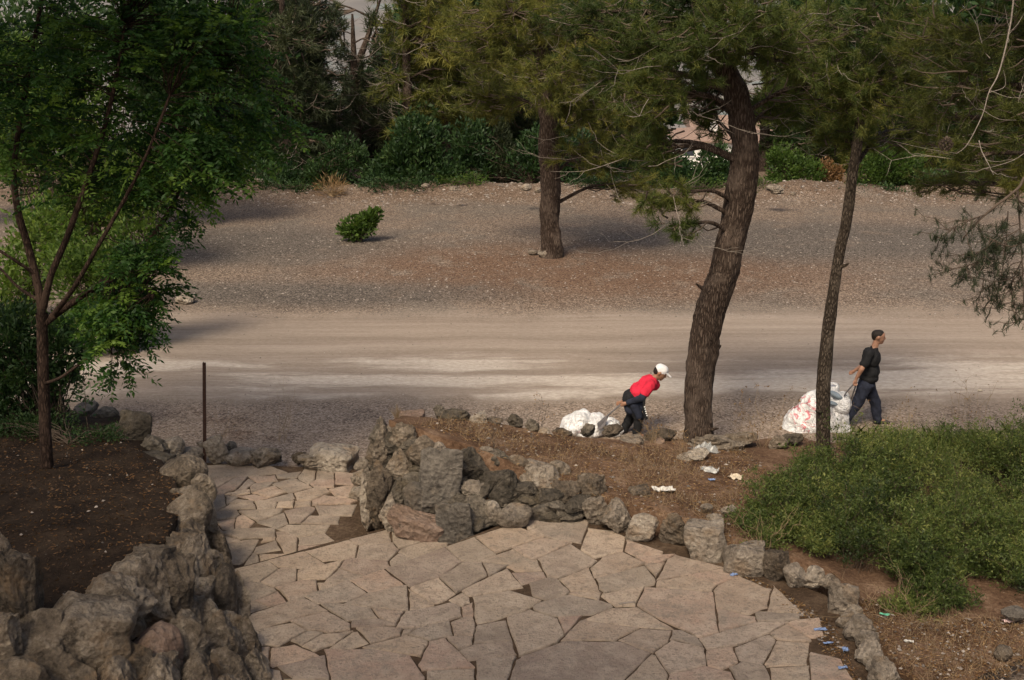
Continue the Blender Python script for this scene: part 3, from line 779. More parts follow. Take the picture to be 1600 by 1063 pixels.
# row of stones at the back of the red bed
row = empty('stone_border', at(800, 665, 0.8), 'broken row of rough stones along the back of the red soil bed', 'border')
for (g, z, kind, mat) in [
    (c3(300, 150, 170, 75), 1.12, B, 'rock_pink'), (c3(480, 100, 70, 90), 1.1, K, 'rock_dark'), (c3(560, 130, 190, 90), 1.05, K, 'rock_dark'), (c3(710, 145, 100, 80), 1.0, B, 'rock_pale'),
    (c3(800, 160, 110, 60), .92, K, 'rock_grey'), (c3(930, 155, 90, 95), .9, K, 'rock_dark'), (c3(1030, 180, 80, 90), .84, K, 'rock_dark'), (c3(1100, 212, 70, 50), .76, R, 'rock_pale'),
    (c3(1205, 220, 120, 65), .68, K, 'rock_grey'), (c3(1360, 205, 85, 85), .6, K, 'rock_dark'), (c3(1505, 208, 125, 70), .54, K, 'rock_grey'), (c3(840, 185, 50, 25), .8, R, 'rock_pale'),
    ((988, 694, 34, 16), .42, B, 'rock_pale'), ((1032, 684, 48, 26), .38, K, 'rock_grey'), ((1030, 694, 18, 14), .36, R, 'rock_pink'),
    ((1118, 696, 80, 26), .3, K, 'rock_pale'), ((1158, 692, 50, 22), .25, K, 'rock_grey'), ((1085, 718, 50, 18), .4, K, 'rock_pale'), ((1216, 694, 30, 24), .22, K, 'rock_grey'), ((1240, 690, 30, 20), .2, K, 'rock_dark')]:
    px, py, w, h = g
    stone_px('stone', px, py, w, h, z, kind, mat, row, _rk.uniform(-0.4, 0.4), _rk.uniform(-.15, .15), 0.8)

# rubble wall at the left, in the shade
lwall = empty('rubble_wall', at(330, 900, 0.3), 'tall shaded rubble wall of big jagged rocks along the left of the path', 'wall')
for (g, z, kind, mat, tilt) in [
    (c1(712, 268, 150, 120), .72, R, 'rock_grey', 0.2), (c1(795, 330, 85, 115), .62, R, 'rock_grey', 0), (c1(735, 455, 150, 190), .92, R, 'rock_grey', 0), (c1(805, 470, 90, 190), .72, G, 'rock_grey', 0.1),
    (c1(700, 555, 105, 95), 1.1, G, 'rock_grey', 0), (c1(825, 615, 75, 95), .7, R, 'rock_grey', 0.4), (c1(865, 560, 60, 120), .5, G, 'rock_grey', 0), (c1(585, 640, 175, 150), 1.36, G, 'rock_grey', 0.1),
    (c1(540, 780, 240, 300), 1.22, G, 'rock_grey', 0.25), (c1(395, 800, 290, 170), 1.38, G, 'rock_grey', -0.35), (c1(335, 950, 260, 280), 1.22, B, 'rock_grey', 0.2), (c1(130, 965, 250, 240), 1.28, G, 'rock_grey', -0.2),
    (c1(660, 790, 150, 320), 1.05, G, 'rock_grey', 0.05), (c1(765, 700, 140, 300), .85, G, 'rock_grey', 0.1), (c1(862, 780, 100, 260), .65, R, 'rock_grey', 0.05), (c1(925, 820, 90, 260), .45, G, 'rock_grey', 0.05),
    (c1(955, 960, 100, 240), .45, G, 'rock_grey', 0.05), (c1(850, 945, 140, 240), .65, G, 'rock_grey', 0.05), (c1(720, 970, 160, 240), .85, G, 'rock_grey', 0), (c1(600, 980, 170, 200), 1.0, R, 'rock_pink', 0.2),
    (c1(470, 1020, 200, 150), 1.08, G, 'rock_grey', 0), (c1(50, 740, 150, 300), 1.75, G, 'rock_grey', 0.1), (c1(5, 600, 80, 170), 1.85, G, 'rock_grey', 0), (c1(0, 920, 120, 200), 1.5, G, 'rock_grey', 0.1),
    (c1(880, 680, 80, 170), .5, G, 'rock_grey', 0), (c1(820, 850, 90, 170), .75, G, 'rock_grey', 0), (c1(1000, 1060, 110, 200), .45, G, 'rock_grey', 0), (c1(900, 1080, 150, 200), .6, G, 'rock_grey', 0),
    (c1(760, 1120, 180, 220), .75, G, 'rock_grey', 0), (c1(600, 1140, 200, 220), .85, G, 'rock_grey', 0), (c1(420, 1150, 220, 220), .95, G, 'rock_grey', 0), (c1(230, 1130, 240, 240), 1.05, G, 'rock_grey', 0), (c1(40, 1150, 240, 240), 1.15, G, 'rock_grey', 0)]:
    px, py, w, h = g
    stone_px('stone', px, py, w, h, z, kind, mat, lwall, _rk.uniform(-0.3, 0.3), tilt, 0.8, 1.3)

for i in range(11):
    for j in range(3):
        a = lerp_line([at(*q) for q in [(310, 780, .15), (345, 880, .2), (385, 960, .35), (410, 1050, .45), (430, 1150, .45)]], (i + .4 * j) / 11)
        b = lerp_line([at(*q) for q in [(300, 770, .8), (305, 830, 1.05), (270, 870, 1.3), (190, 930, 1.4), (60, 1010, 1.4)]], (i + .4 * j) / 11)
        q = a.lerp(b, (j + .5) / 3) + Vector((-.16, .1, -.05)); stone('stone', q, .5, .5, .5, 'crag', 'rock_grey', lwall)

# edging at the head of the lower path
edge = empty('stone_edging', at(420, 725, 0.1), 'row of pale stones edging the far end of the lower path', 'edging')
for (g, z, kind, mat, tilt) in [
    (c1(600, 165, 110, 110), .4, K, 'rock_dark', 0), (c1(668, 165, 90, 110), .32, R, 'rock_pale', 0.5), (c1(735, 190, 130, 50), .2, R, 'rock_pale', 0.05), (c1(850, 158, 90, 125), .32, K, 'rock_pale', 0),
    (c1(905, 155, 45, 50), .24, R, 'rock_slab', 0), (c1(938, 195, 120, 60), .2, R, 'rock_pale', 0), (c1(1035, 195, 120, 75), .22, K, 'rock_pale', 0), (c1(800, 145, 60, 35), .2, R, 'rock_pale', 0),
    (c2(1110, 470, 200, 90), .2, K, 'rock_pale', 0.1), (c2(1195, 455, 280, 130), .22, B, 'rock_pale', 0.2), (c2(1395, 500, 110, 90), .25, K, 'rock_pale', 0.2), (c2(1375, 570, 110, 110), .22, K, 'rock_pale', 0.4), (c2(1360, 650, 90, 60), .18, B, 'rock_pale', 0.2),
    (c2(1410, 690, 70, 80), .2, K, 'rock_grey', 0), (c2(1015, 445, 90, 70), .2, K, 'rock_grey', 0), (c1(600, 215, 130, 60), .42, B, 'rock_dark', 0.1), (c1(690, 215, 70, 60), .36, R, 'rock_dark', 0)]:
    px, py, w, h = g
    stone_px('stone', px, py, w, h, z, kind, mat, edge, _rk.uniform(-0.3, 0.3), tilt, 0.8)

def loose(px, py, w, h, z, kind, mat, label, name='rock', tilt=0.0):
    o = stone_px(name, px, py - h * 0.3, w, h, z, kind, mat, None, None, tilt, 0.9)
    return props(o, label, 'rock', 'loose rocks')
loose(209, 690, 46, 56, .5, B, 'rock_dark', 'dark square block standing upright at the end of the shaded bed', 'boulder', 0.12)
loose(175, 690, 34, 30, .35, R, 'rock_dark', 'dark grey rock lying just behind the upright dark block')
loose(132, 652, 36, 26, .15, R, 'rock_slab', 'greenish grey boulder under the young tree at the track edge')
loose(160, 660, 40, 24, .15, R, 'rock_dark', 'flat mossy rock in front of the greenish boulder')
loose(243, 762, 26, 18, .62, R, 'rock_slab', 'small round grey stone on the dark bed by the wall top')
loose(201, 770, 26, 8, .66, B, 'rock_pink', 'thin yellowish stone chip on the dark bed near the round stone')
loose(50, 858, 28, 10, .95, B, 'rock_pale', 'pale flat stone lying on the dark soil of the bed')
loose(88, 932, 18, 9, 1.25, B, 'rock_pale', 'small pale chip on dark soil next to the tall wall rocks')
loose(62, 793, 20, 8, .75, B, 'rock_pale', 'little tan stone near the foot of the young tree')
loose(287, 474, 28, 15, .08, R, 'rock_pale', 'smooth pale boulder alone on the gravel left of the track')
loose(855, 402, 26, 17, .1, R, 'rock_pale', 'white rock at the foot of the far pine trunk')
loose(832, 397, 14, 7, .06, R, 'rock_pale', 'small pale stone just left of the white rock by the pine')
loose(822, 297, 16, 11, .5, R, 'rock_pale', 'pale stone on the bank left of the far pine trunk')
loose(840, 300, 10, 8, .45, R, 'rock_pale', 'smaller pale stone on the bank touching the far pine trunk')
loose(710, 297, 14, 6, .35, B, 'rock_pale', 'flat pale slab on the gravel bank below the dark shrubs')
loose(1212, 301, 30, 13, .5, K, 'rock_pale', 'pale rock on the bank right of the leaning pine')
loose(1240, 305, 8, 6, .35, R, 'rock_pale', 'small white stone right of the pale bank rock')
loose(665, 293, 12, 7, .4, R, 'rock_pale', 'tan stone on the bank at the edge of the dark shrubs')
loose(1140, 805, 26, 14, .72, K, 'rock_pale', 'white broken stone on the red soil above the kerb')
loose(1118, 818, 24, 16, .7, K, 'rock_pale', 'pale jagged stone tucked behind the kerb next to the shrub')
loose(1105, 797, 18, 9, .72, R, 'rock_pale', 'small pale stone on red soil nearest the kerb shrub')
loose(1000, 775, 30, 12, .74, B, 'rock_grey', 'flat brown stone on the red soil behind the wall end')
loose(1588, 968, 34, 18, .55, R, 'rock_slab', 'grey stone half buried in the bed below the shrub')
loose(1570, 1030, 26, 20, .52, R, 'rock_grey', 'rounded brown stone in the dry litter below the shrub')

# gravel and stone chips strewn over clearing, beds and bank
def pebbles(name, P, S, mat, label, parent=None):
    n = len(P)
    base = np.array([[1, 0, 0], [-1, 0, 0], [0, 1, 0], [0, -1, 0], [0, 0, 0.7]])
    Fo = np.array([[0, 2, 4], [2, 1, 4], [1, 3, 4], [3, 0, 4]])
    a = RNG.random(n) * 6.28
    Bv = base[None] * (0.6 + 0.7 * RNG.random((n, 5, 1))) * S[:, None, None]
    x = Bv[..., 0] * np.cos(a)[:, None] - Bv[..., 1] * np.sin(a)[:, None] * 0.7
    y = Bv[..., 0] * np.sin(a)[:, None] + Bv[..., 1] * np.cos(a)[:, None] * 0.7
    V = np.stack([x, y, Bv[..., 2] * 0.8], -1) + P[:, None]
    F = (np.arange(n) * 5)[:, None, None] + Fo[None]
    o = link(name, mesh_np(name, V.reshape(-1, 3), F.reshape(-1, 3), mat, tint=np.repeat(RNG.random(n), 5)))
    return props(o, label, kind='stuff')
mg = MB('gravel_stone', 0.9, 0.2); mg.color(mg.ramp(mg.attr('tint'), [(0, (0.07, 0.059, 0.05)), (0.5, (0.19, 0.16, 0.134)), (0.9, (0.27, 0.23, 0.195)), (1, (0.33, 0.285, 0.245))]))
M['gravel'] = mg.m
def ground_pts(n, x0, x1, y0, y1):
    x = RNG.uniform(x0, x1, n); y = RNG.uniform(y0, y1, n)
    return np.array([(a, b, ground_z(a, b)) for a, b in zip(x, y)])
P = np.concatenate([ground_pts(6500, -9, 11, 18.2, 21.6), ground_pts(9000, -13, 14, 27, 36), ground_pts(7000, -16, 17, 35, 44), ground_pts(900, -9, 11, 21.5, 27), ground_pts(2500, -14, 16, 42.5, 45.5)])
S = 0.008 + 0.02 * RNG.random(len(P)) ** 3; S *= np.where(P[:, 1] > 27, 1.45, 1.0); S *= np.where(P[:, 1] > 42, 2.0, 1)
pebbles('gravel', P, S, M['gravel'], 'loose gravel strewn over the clearing')

# ================================================================== TREES AND SHRUBS
def px_path(L, y):
    """(px, py, width px) down a trunk standing at depth y -> (point, radius)"""
    out = []
    for q in L:
        p = aty(q[0], q[1], y + (q[3] if len(q) > 3 else 0)); out.append((p, q[2] / scale_at(p) * 0.5))
    return out
def blob_px(px, py, y, rx, ry, ryd=None):
    c = aty(px, py, y); s = scale_at(c)
    return (np.array(c), np.array([rx / s, (ryd if ryd else rx / s * 0.8), ry / s]))
def trunk_mesh(path, span, seg, wob, mat, seed):
    P, R = smooth_path(path, span)
    V, F = polytube(P, R, seg, wob, 1.0, seed)
    return mesh_py('trunk', V, F, mat, True), P, R
def pine(name, label, path, blobs, mat_bark, mat_needle, seg=40, span=22, wob=0.13, dens=1.0, n=22, L=0.13, W=0.0045, dead=40, seed=1.0, tuft_per=6, olive=0.5, spread=0.75, group='pine trees', stubs=0):
    base = path[0][0]
    t = empty(name, base, label, 'tree', group)
    me, TP, TR = trunk_mesh(path, span, seg, wob, mat_bark, seed)
    tr = link('trunk', me, t)
    for q in range(stubs):                       # broken branch stubs
        i = random.randrange(len(TP) // 8, len(TP) // 2); o = Vector((random.choice((-1, 1)) * random.uniform(.6, 1), random.uniform(-1, .2), random.uniform(.1, .5))).normalized()
        v, f = polytube([TP[i] + o * TR[i] * .7, TP[i] + o * (TR[i] + .05), TP[i] + o * (TR[i] + random.uniform(.08, .2)) + Vector((0, 0, .02))], [.045, .028, .012], 8, .2, 3.0, q)
        link('stub', mesh_py('stub', v, f, mat_bark, True), tr)
    TPn = np.array([tuple(p) for p in TP])
    VV, FF, TT, off = [], [], [], 0
    SW, RW = [], []
    for c, r in blobs:
        # limb from the trunk, a little below the clump
        dz = np.linalg.norm(TPn[:, :2] - c[:2], axis=1) * 0.25
        i = int(np.argmin(np.abs(TPn[:, 2] - (c[2] + dz * 0 - 0.2 - 0.12 * np.linalg.norm(c[:2] - TPn[-1, :2])))))
        a = Vector(TPn[i]); e = Vector(c)
        ln = (e - a).length
        mid = a.lerp(e, 0.5) + Vector((random.uniform(-.1, .1), random.uniform(-.1, .1), 0.1)) * ln
        r0 = min(TR[i] * 0.55, 0.02 + 0.016 * ln)
        lp, lr = smooth_path([(a, r0), (mid, r0 * 0.7), (e, r0 * 0.35)], 8)
        V, F = polytube(lp, lr, 8, 0.12, 2.0, seed)
        link('limb', mesh_py('limb', V, F, mat_bark, True), t)
        lpn = np.array([tuple(p) for p in lp])
        ntw = max(8, int(dens * 34 * (r[0] * r[2] + r[1] * r[2]) ** 0.9))
        E = in_blob(c, r, ntw)
        S = lpn[RNG.integers(len(lpn) // 3, len(lpn), ntw)]
        # most twigs leave a neighbour, not the limb
        m = RNG.random(ntw) < 0.6
        S = np.where(m[:, None], E * 0.55 + S * 0.45 + RNG.normal(0, 0.12, S.shape), S)
        TWG = bent_twigs(S, E, 5, 0.06, 0.06)
        SW.append(TWG); RW.append(np.tile(np.array([[0.011, 0.009, 0.007, 0.005, 0.003]]) * (W / 0.0045) ** 0.7, (ntw, 1)))
        tt = 0.35 + 0.65 * RNG.random((ntw, tuft_per))
        ix = tt * 4; i0 = np.minimum(ix.astype(int), 3); fr = (ix - i0)[..., None]
        ar = np.arange(ntw)[:, None]
        Q = TWG[ar, i0] * (1 - fr) + TWG[ar, i0 + 1] * fr
        tg = unit(TWG[ar, i0 + 1] - TWG[ar, i0])
        side = RNG.normal(0, 0.6, Q.shape)
        Q = Q + unit(tg + side) * L * 0.8
        D = tg + side * 0.8 + np.array([0, 0, 0.25])
        tint = np.clip(RNG.normal(olive, 0.16) + RNG.normal(0, 0.12, (ntw, tuft_per)), 0, 1)
        v, f, tn = needles(Q.reshape(-1, 3), D.reshape(-1, 3), n, L, W, spread, 0.2, tint.ravel())
        VV.append(v); FF.append(f + off); TT.append(tn); off += len(v)
    link('crown', mesh_np('crown', np.concatenate(VV), np.concatenate(FF), mat_needle, tint=np.concatenate(TT)), t)
    v, f = tubes_np(np.concatenate(SW), np.concatenate(RW), 3)
    link('twig_work', mesh_np('twig_work', v, f, M['twig_brown']), t)
    if dead:
        bl = [blobs[k] for k in RNG.integers(0, len(blobs), dead)]
        S = np.array([in_blob(c, r * 0.9, 1, 1.0)[0] for c, r in bl])
        E = S + RNG.normal(0, 1, S.shape) * np.array([0.55, 0.45, 0.25]) * min(1.5, (W / 0.0045) ** 0.3)
        tw = bent_twigs(S, E, 6, 0.1, 0.035)
        S2 = np.concatenate([tw[:, 2], tw[:, 3], tw[:, 4]]); E2 = S2 + np.concatenate([tw[:, 5] - tw[:, 2]] * 3) * 0.5 + RNG.normal(0, 0.17, S2.shape)
        tw2 = bent_twigs(S2, E2, 6, 0.08, 0.04)
        al = np.concatenate([tw, tw2])
        rr = np.concatenate([np.tile([[.01, .009, .008, .006, .005, .003]], (len(tw), 1)), np.tile([[.006, .005, .005, .004, .003, .002]], (len(tw2), 1))]) * 0.6 * (W / 0.0045) ** 0.35
        v, f = tubes_np(al, rr, 3)
        link('dead_branch', mesh_np('dead_branch', v, f, M['twig_grey']), t)
    return t

Y1 = at(1092, 688, 0.27).y
pine('pine_tree', 'thick leaning pine with a bent flaking trunk rising from the red bed',
     [(p, r) for p, r in px_path([(1092, 704, 64), (1092, 688, 54), (1092, 668, 47), (1092, 600, 46), (1106, 500, 49), (1130, 430, 47), (1148, 350, 47), (1158, 300, 48), (1163, 230, 43), (1150, 150, 40), (1130, 100, 35), (1118, 40, 31), (1110, -60, 27), (1105, -160, 21), (1100, -300, 9)], Y1)],
     [blob_px(1120, 50, Y1 - 1.2, 120, 60), blob_px(1010, 50, Y1 - 0.4, 110, 60), blob_px(1010, 150, Y1 - 0.8, 70, 60), blob_px(1015, 235, Y1 - 0.6, 42, 50), blob_px(1050, 305, Y1 - 0.7, 46, 34), blob_px(1052, 355, Y1 - 0.8, 38, 26), blob_px(1010, 320, Y1 - 0.5, 24, 18), blob_px(990, 225, Y1 - 0.3, 40, 34),
      blob_px(1230, 70, Y1 - 0.6, 110, 70), blob_px(1215, 165, Y1 + 0.8, 60, 50), blob_px(1270, 130, Y1 + 0.5, 70, 55), blob_px(920, 20, Y1 + 0.2, 100, 45), blob_px(1095, 130, Y1 + 0.7, 50, 50),
      blob_px(1110, -60, Y1, 130, 50), blob_px(1070, 0, Y1 - .3, 110, 50), blob_px(1180, 10, Y1 - 1.0, 90, 50), blob_px(960, 110, Y1, 70, 60), blob_px(1112, 185, Y1 + 1.2, 42, 36), blob_px(1085, 150, Y1 + .9, 46, 40), blob_px(1075, 95, Y1 - .9, 60, 50)],
     M['bark_pine'], M['needle'], 48, 24, 0.13, 1.9, 24, 0.13, 0.008, 60, 1.0, 7, 0.45, stubs=3)
Y2 = at(1285, 692, 0.2).y
pine('pine_tree', 'slender straight pine trunk standing in front of the white sack',
     px_path([(1283, 702, 24), (1286, 690, 22), (1287, 600, 23), (1296, 500, 20), (1311, 400, 17), (1322, 350, 17), (1331, 280, 17), (1340, 220, 16), (1350, 120, 15), (1362, 0, 13), (1375, -120, 10), (1380, -220, 5)], Y2),
     [blob_px(1350, 140, Y2 - 0.3, 110, 65), blob_px(1330, 205, Y2 + 0.6, 75, 38), blob_px(1420, 100, Y2 + 0.4, 90, 70), blob_px(1390, 30, Y2 - 0.6, 110, 55), blob_px(1430, 200, Y2 + 1.5, 70, 45), blob_px(1290, 40, Y2 + 0.8, 70, 50), blob_px(1380, -50, Y2, 130, 45), blob_px(1310, 110, Y2 - .5, 60, 50)],
     M['bark_thin'], M['needle'], 28, 24, 0.09, 1.9, 24, 0.13, 0.008, 44, 5.0, 7, 0.5, stubs=2)
Y3 = at(862, 399, 0.03).y
pine('pine_tree', 'mature pine with an upright trunk standing in the middle of the gravel clearing',
     px_path([(862, 404, 42), (862, 392, 36), (860, 350, 31), (860, 300, 32), (858, 230, 33), (856, 180, 30), (850, 100, 25), (846, 0, 20), (845, -120, 12)], Y3),
     [blob_px(855, 120, Y3 - 2.2, 100, 55), blob_px(770, 70, Y3 - 0.5, 100, 65), blob_px(905, 170, Y3 - 1.5, 60, 50), blob_px(915, 240, Y3 - 0.8, 60, 34), blob_px(960, 130, Y3, 90, 70), blob_px(800, 20, Y3 - 1, 130, 50), blob_px(920, 40, Y3 - 1.5, 110, 60), blob_px(960, 240, Y3 + 1, 60, 50), blob_px(990, 290, Y3 + 0.5, 50, 30),
      blob_px(760, 150, Y3 + 1.0, 70, 50), blob_px(850, -80, Y3, 200, 70)],
     M['bark_pine'], M['needle_olive'], 36, 16, 0.12, 0.8, 22, 0.2, 0.013, 50, 9.0, 7, 0.5)
# pine standing just outside the right edge; its branches hang into view
Y4 = 15.6
pine('pine_tree', 'pine at the right edge whose branches hang over the clearing',
     [(Vector((7.9, Y4, 0.1)), 0.2), (Vector((7.8, Y4, 2.5)), 0.18), (Vector((7.9, Y4, 5)), 0.16), (Vector((7.8, Y4, 8)), 0.12), (Vector((7.8, Y4, 11)), 0.05)],
     [blob_px(1500, 130, Y4 + 0.6, 95, 80), blob_px(1570, 60, Y4, 90, 70), blob_px(1580, 190, Y4 - 0.3, 70, 70), blob_px(1530, 240, Y4 + 0.5, 75, 40), blob_px(1590, 290, Y4, 50, 40), blob_px(1460, 50, Y4 + 1.2, 90, 60), blob_px(1440, 190, Y4 + 1.6, 55, 40), blob_px(1480, 285, Y4 + 2.5, 70, 30), blob_px(1560, -70, Y4, 170, 60)],
     M['bark_pine'], M['needle_olive'], 24, 12, 0.1, 1.6, 24, 0.13, 0.0075, 26, 13.0, 7, 0.42)

# bare hanging boughs with sparse tufts, right edge
def bough(label, lines, y, tufts):
    t = empty('hanging_bough', aty(1640, 250, y), label, 'branch')
    V, F, Q, D = [], [], [], []
    for L in lines:
        pts = [(aty(a, b, y + c), w / 230) for a, b, w, c in L]
        P, Rr = smooth_path(pts, 6)
        v, f = polytube(P, Rr, 6, 0.1, 3.0)
        F += [tuple(k + len(V) for k in q) for q in f]; V += v
    link('limb', mesh_py('limb', V, F, M['twig_brown'], True), t)
    return t
lines = [[(1700, 220, 5, 0), (1610, 270, 4.2, 0), (1590, 295, 3.6, 0), (1540, 335, 3.0, 0), (1505, 372, 1.8, 0)],
         [(1590, 295, 2.5, 0), (1594, 360, 2, .1), (1598, 430, 1.5, .1), (1600, 500, 1, .1)],
         [(1540, 335, 1.6, 0), (1500, 350, 1.1, -.1), (1468, 372, .8, -.1)], [(1560, 380, 1.4, 0.1), (1525, 410, 1.1, 0), (1485, 422, .8, 0)], [(1590, 360, 1.5, .1), (1545, 385, 1.2, 0), (1520, 400, .9, 0)],
         [(1598, 430, 1.2, .1), (1560, 440, 1.0, 0), (1515, 432, .7, 0)], [(1575, 330, 1.4, .1), (1570, 400, 1.1, .2), (1556, 470, .8, .2)], [(1600, 400, 1.4, .2), (1580, 450, 1, .2), (1592, 500, .8, .2)], [(1620, 350, 1.6, -.2), (1585, 385, 1.2, -.3), (1540, 370, .8, -.3)]]
bo = bough('thin dark bough with sparse needle tufts hanging at the right edge', lines, 13.2, 1)
S, E = [], []
for L in lines[1:]:
    for k in range(len(L) - 1):
        for q in range(9):
            f = random.random()
            a = aty(L[k][0] * (1 - f) + L[k + 1][0] * f, L[k][1] * (1 - f) + L[k + 1][1] * f, 13.2 + L[k][3])
            S.append(a); E.append(a + Vector((random.gauss(-0.08, 0.16), random.gauss(0, 0.16), random.gauss(-0.1, 0.12))))
    e = L[-1]; a = aty(e[0], e[1], 13.2 + e[3]); S.append(a); E.append(a + Vector((-0.05, 0, 0.02)))
S = np.array([tuple(a) for a in S]); E = np.array([tuple(a) for a in E])
tw = bent_twigs(S, E, 5, 0.05, 0.06)
v, f = tubes_np(tw, np.tile([[.006, .005, .004, .004, .003]], (len(S), 1)), 3)
link('twig_work', mesh_np('twig_work', v, f, M['twig_brown']), bo)
Q = np.concatenate([tw[:, 2], tw[:, 3], tw[:, 4], tw[:, 4]]); D = np.tile([[0, 0, 1.0]], (len(Q), 1)) + RNG.normal(0, 0.4, (len(Q), 3))
v, f, tn = needles(Q, D, 16, 0.085, 0.0045, 0.5, 0.1, RNG.random(len(Q)) * 0.45)
link('needles', mesh_np('needles', v, f, M['needle_dark'], tint=tn), bo)
# the silvery bare branch and cone in the right-hand crown
t = empty('bare_branch', aty(1560, 0, 14.6), 'silvery leafless branch with a dark cone against the right-hand pine', 'branch')
V, F = [], []
for L in [[(1588, -60, 7), (1580, 30, 6), (1562, 110, 5), (1545, 145, 4.4), (1535, 180, 3.6), (1512, 225, 2.8), (1495, 240, 2)], [(1545, 145, 2.6), (1570, 135, 2), (1568, 110, 1.3)], [(1535, 172, 2.2), (1560, 186, 1.6), (1588, 188, 1)], [(1548, 142, 2.2), (1575, 152, 1.6), (1600, 152, 1)], [(1510, 226, 1.7), (1540, 232, 1.1)], [(1600, 240, 2.6), (1580, 252, 2), (1540, 264, 1.2)], [(1495, 240, 1.5), (1450, 233, 1.2), (1392, 220, .7)]]:
    P, Rr = smooth_path([(aty(a, b, 14.6), w / 620) for a, b, w in L], 6)
    v, f = polytube(P, Rr, 6, 0.12, 3.0)
    F += [tuple(k + len(V) for k in q) for q in f]; V += v
link('limb', mesh_py('limb', V, F, M['twig_grey'], True), t)
c = aty(1478, 226, 14.6)
V, F = [], []
for k in range(46):                                   # cone: overlapping scales round an egg
    a = k * 2.4; h = k / 46; r = 0.055 * math.sin(math.pi * (0.12 + 0.83 * h)) + 0.012
    o = Vector((math.cos(a), math.sin(a), 0)); s = Vector((-o.y, o.x, 0)); p = c + Vector((0, 0, -0.07 + 0.15 * h))
    i = len(V); V += [p + o * r * 0.5 - s * 0.016, p + o * r * 0.5 + s * 0.016, p + o * r * 1.25 + s * 0.012 + Vector((0, 0, 0.012)), p + o * r * 1.25 - s * 0.012 + Vector((0, 0, 0.012)), p + o * r * 1.2 - Vector((0, 0, 0.012))]
    F += [(i, i + 1, i + 2, i + 3), (i + 3, i + 2, i + 4), (i, i + 3, i + 4), (i + 1, i + 4, i + 2)]
link('cone', mesh_py('cone', V, F, M['twig_brown']), t)

# trees added out of view, crowns placed to shade terrace, bed and young tree
for k, (lab, trunk, bl) in enumerate([
    ('unseen pine added beside the viewpoint to shade the near edge of the terrace', (-3.5, -2.0), [(-3.4, 5.2, 10.2, 1.8), (-1.4, 5.0, 9.6, 1.6), (-4.6, 4.4, 9.6, 1.5), (-3.4, 2.8, 9.8, 1.8), (0.4, 5.4, 9.9, 1.5)]),
    ('unseen dense pine added beyond the left edge to shade the dark bed', (-13.5, 6.0), [(-11.0, 7.2, 9.2, 1.9), (-12.6, 10.2, 8.6, 1.8), (-9.0, 5.6, 9.0, 1.6), (-9.6, 8.2, 9.3, 1.3), (-6.3, 5.2, 9.6, 1.5), (-8.4, 7.2, 9.3, 1.2), (-13, 6, 9, 2), (-12.6, 12.5, 8.2, 1.8), (-12.5, 9.5, 6.2, 1.6), (-13, 13, 5.6, 1.6), (-11.6, 7.4, 6.2, 1.4), (-11.5, 8.5, 10.8, 1.8)]),
    ('unseen tall pine added beyond the left edge to shade the young tree', (-11.5, 15.5), [(-7.6, 13.4, 9.9, 1.7), (-6.0, 13.0, 9.7, 1.3), (-9.4, 13.2, 9.6, 1.6), (-8.0, 15.0, 10.2, 1.6), (-10.5, 15, 10.4, 1.6), (-5.0, 14.4, 9.9, 1.2), (-4.2, 13.2, 9.9, 1.0)])]):
    bl = [(np.array(b[:3]), np.array([b[3], b[3], b[3] * 0.5])) for b in bl]
    pine('pine_tree', lab, [(Vector((*trunk, 0)), 0.22), (Vector((*trunk, 4)), 0.19), (Vector((*trunk, 8)), 0.14), (Vector((*trunk, 12)), 0.04)], bl, M['bark_pine'], M['needle'], 14, 6, 0.08, (0.5, 1.2, 0.8)[k], 8, 0.3, 0.06, 0, 20.0 + k, 6, 0.5)

# ---- young pinnate-leaved tree in the dark bed
YS = at(75, 742, 0.72).y
t = empty('young_tree', at(75, 742, 0.72), 'young tree with feathery dark green leaves and forked stems in the shaded bed', 'tree')
def stem(L, y=YS, seg=10, span=8):
    P, R = smooth_path(px_path(L, y), span)
    return polytube(P, R, seg, 0.08, 2.0, 3.0), P, R
stems = [[(76, 752, 22), (72, 700, 19), (68, 600, 18), (66, 520, 18), (65, 490, 19)]]
limbs = [[(65, 505, 15), (62, 460, 13), (45, 390, 12), (28, 330, 11), (22, 260, 9, .1), (38, 150, 8, .2), (58, 40, 7, .2), (75, -60, 5, .2)],
         [(68, 480, 12), (80, 430, 11, -.1), (105, 370, 10, -.1), (130, 300, 9, -.2), (160, 210, 8, -.2), (180, 130, 6, -.2), (195, 40, 4, -.2)],
         [(70, 505, 14), (95, 485, 12, .1), (140, 455, 11, .2), (180, 425, 10, .2), (225, 385, 9, .2), (265, 330, 8, .2), (290, 270, 6, .2), (320, 190, 5, .2), (345, 110, 3, .2)],
         [(85, 490, 9), (115, 450, 8, -.3), (150, 390, 7, -.4), (190, 320, 6, -.5), (230, 240, 5, -.5), (265, 150, 4, -.5)],
         [(66, 600, 6), (95, 590, 5, -.2), (130, 565, 4, -.3), (165, 545, 3, -.3), (190, 535, 2, -.3)],
         [(62, 470, 6), (30, 450, 5, .2), (0, 420, 4, .3), (-40, 390, 3, .3)], [(58, 430, 7), (20, 405, 5, -.2), (-20, 380, 4, -.3)],
         [(120, 465, 6, .2), (170, 440, 5, -.2), (215, 440, 3, -.4), (240, 460, 2, -.5)]]
(V, F), P, R = stem(stems[0], seg=16)
link('trunk', mesh_py('trunk', V, F, M['bark_sap'], True), t)
nodes = []
for L in limbs:
    (V, F), P, R = stem(L)
    link('limb', mesh_py('limb', V, F, M['bark_sap'], True), t)
    nodes += P[len(P) // 4:]
nodes = np.array([tuple(p) for p in nodes])
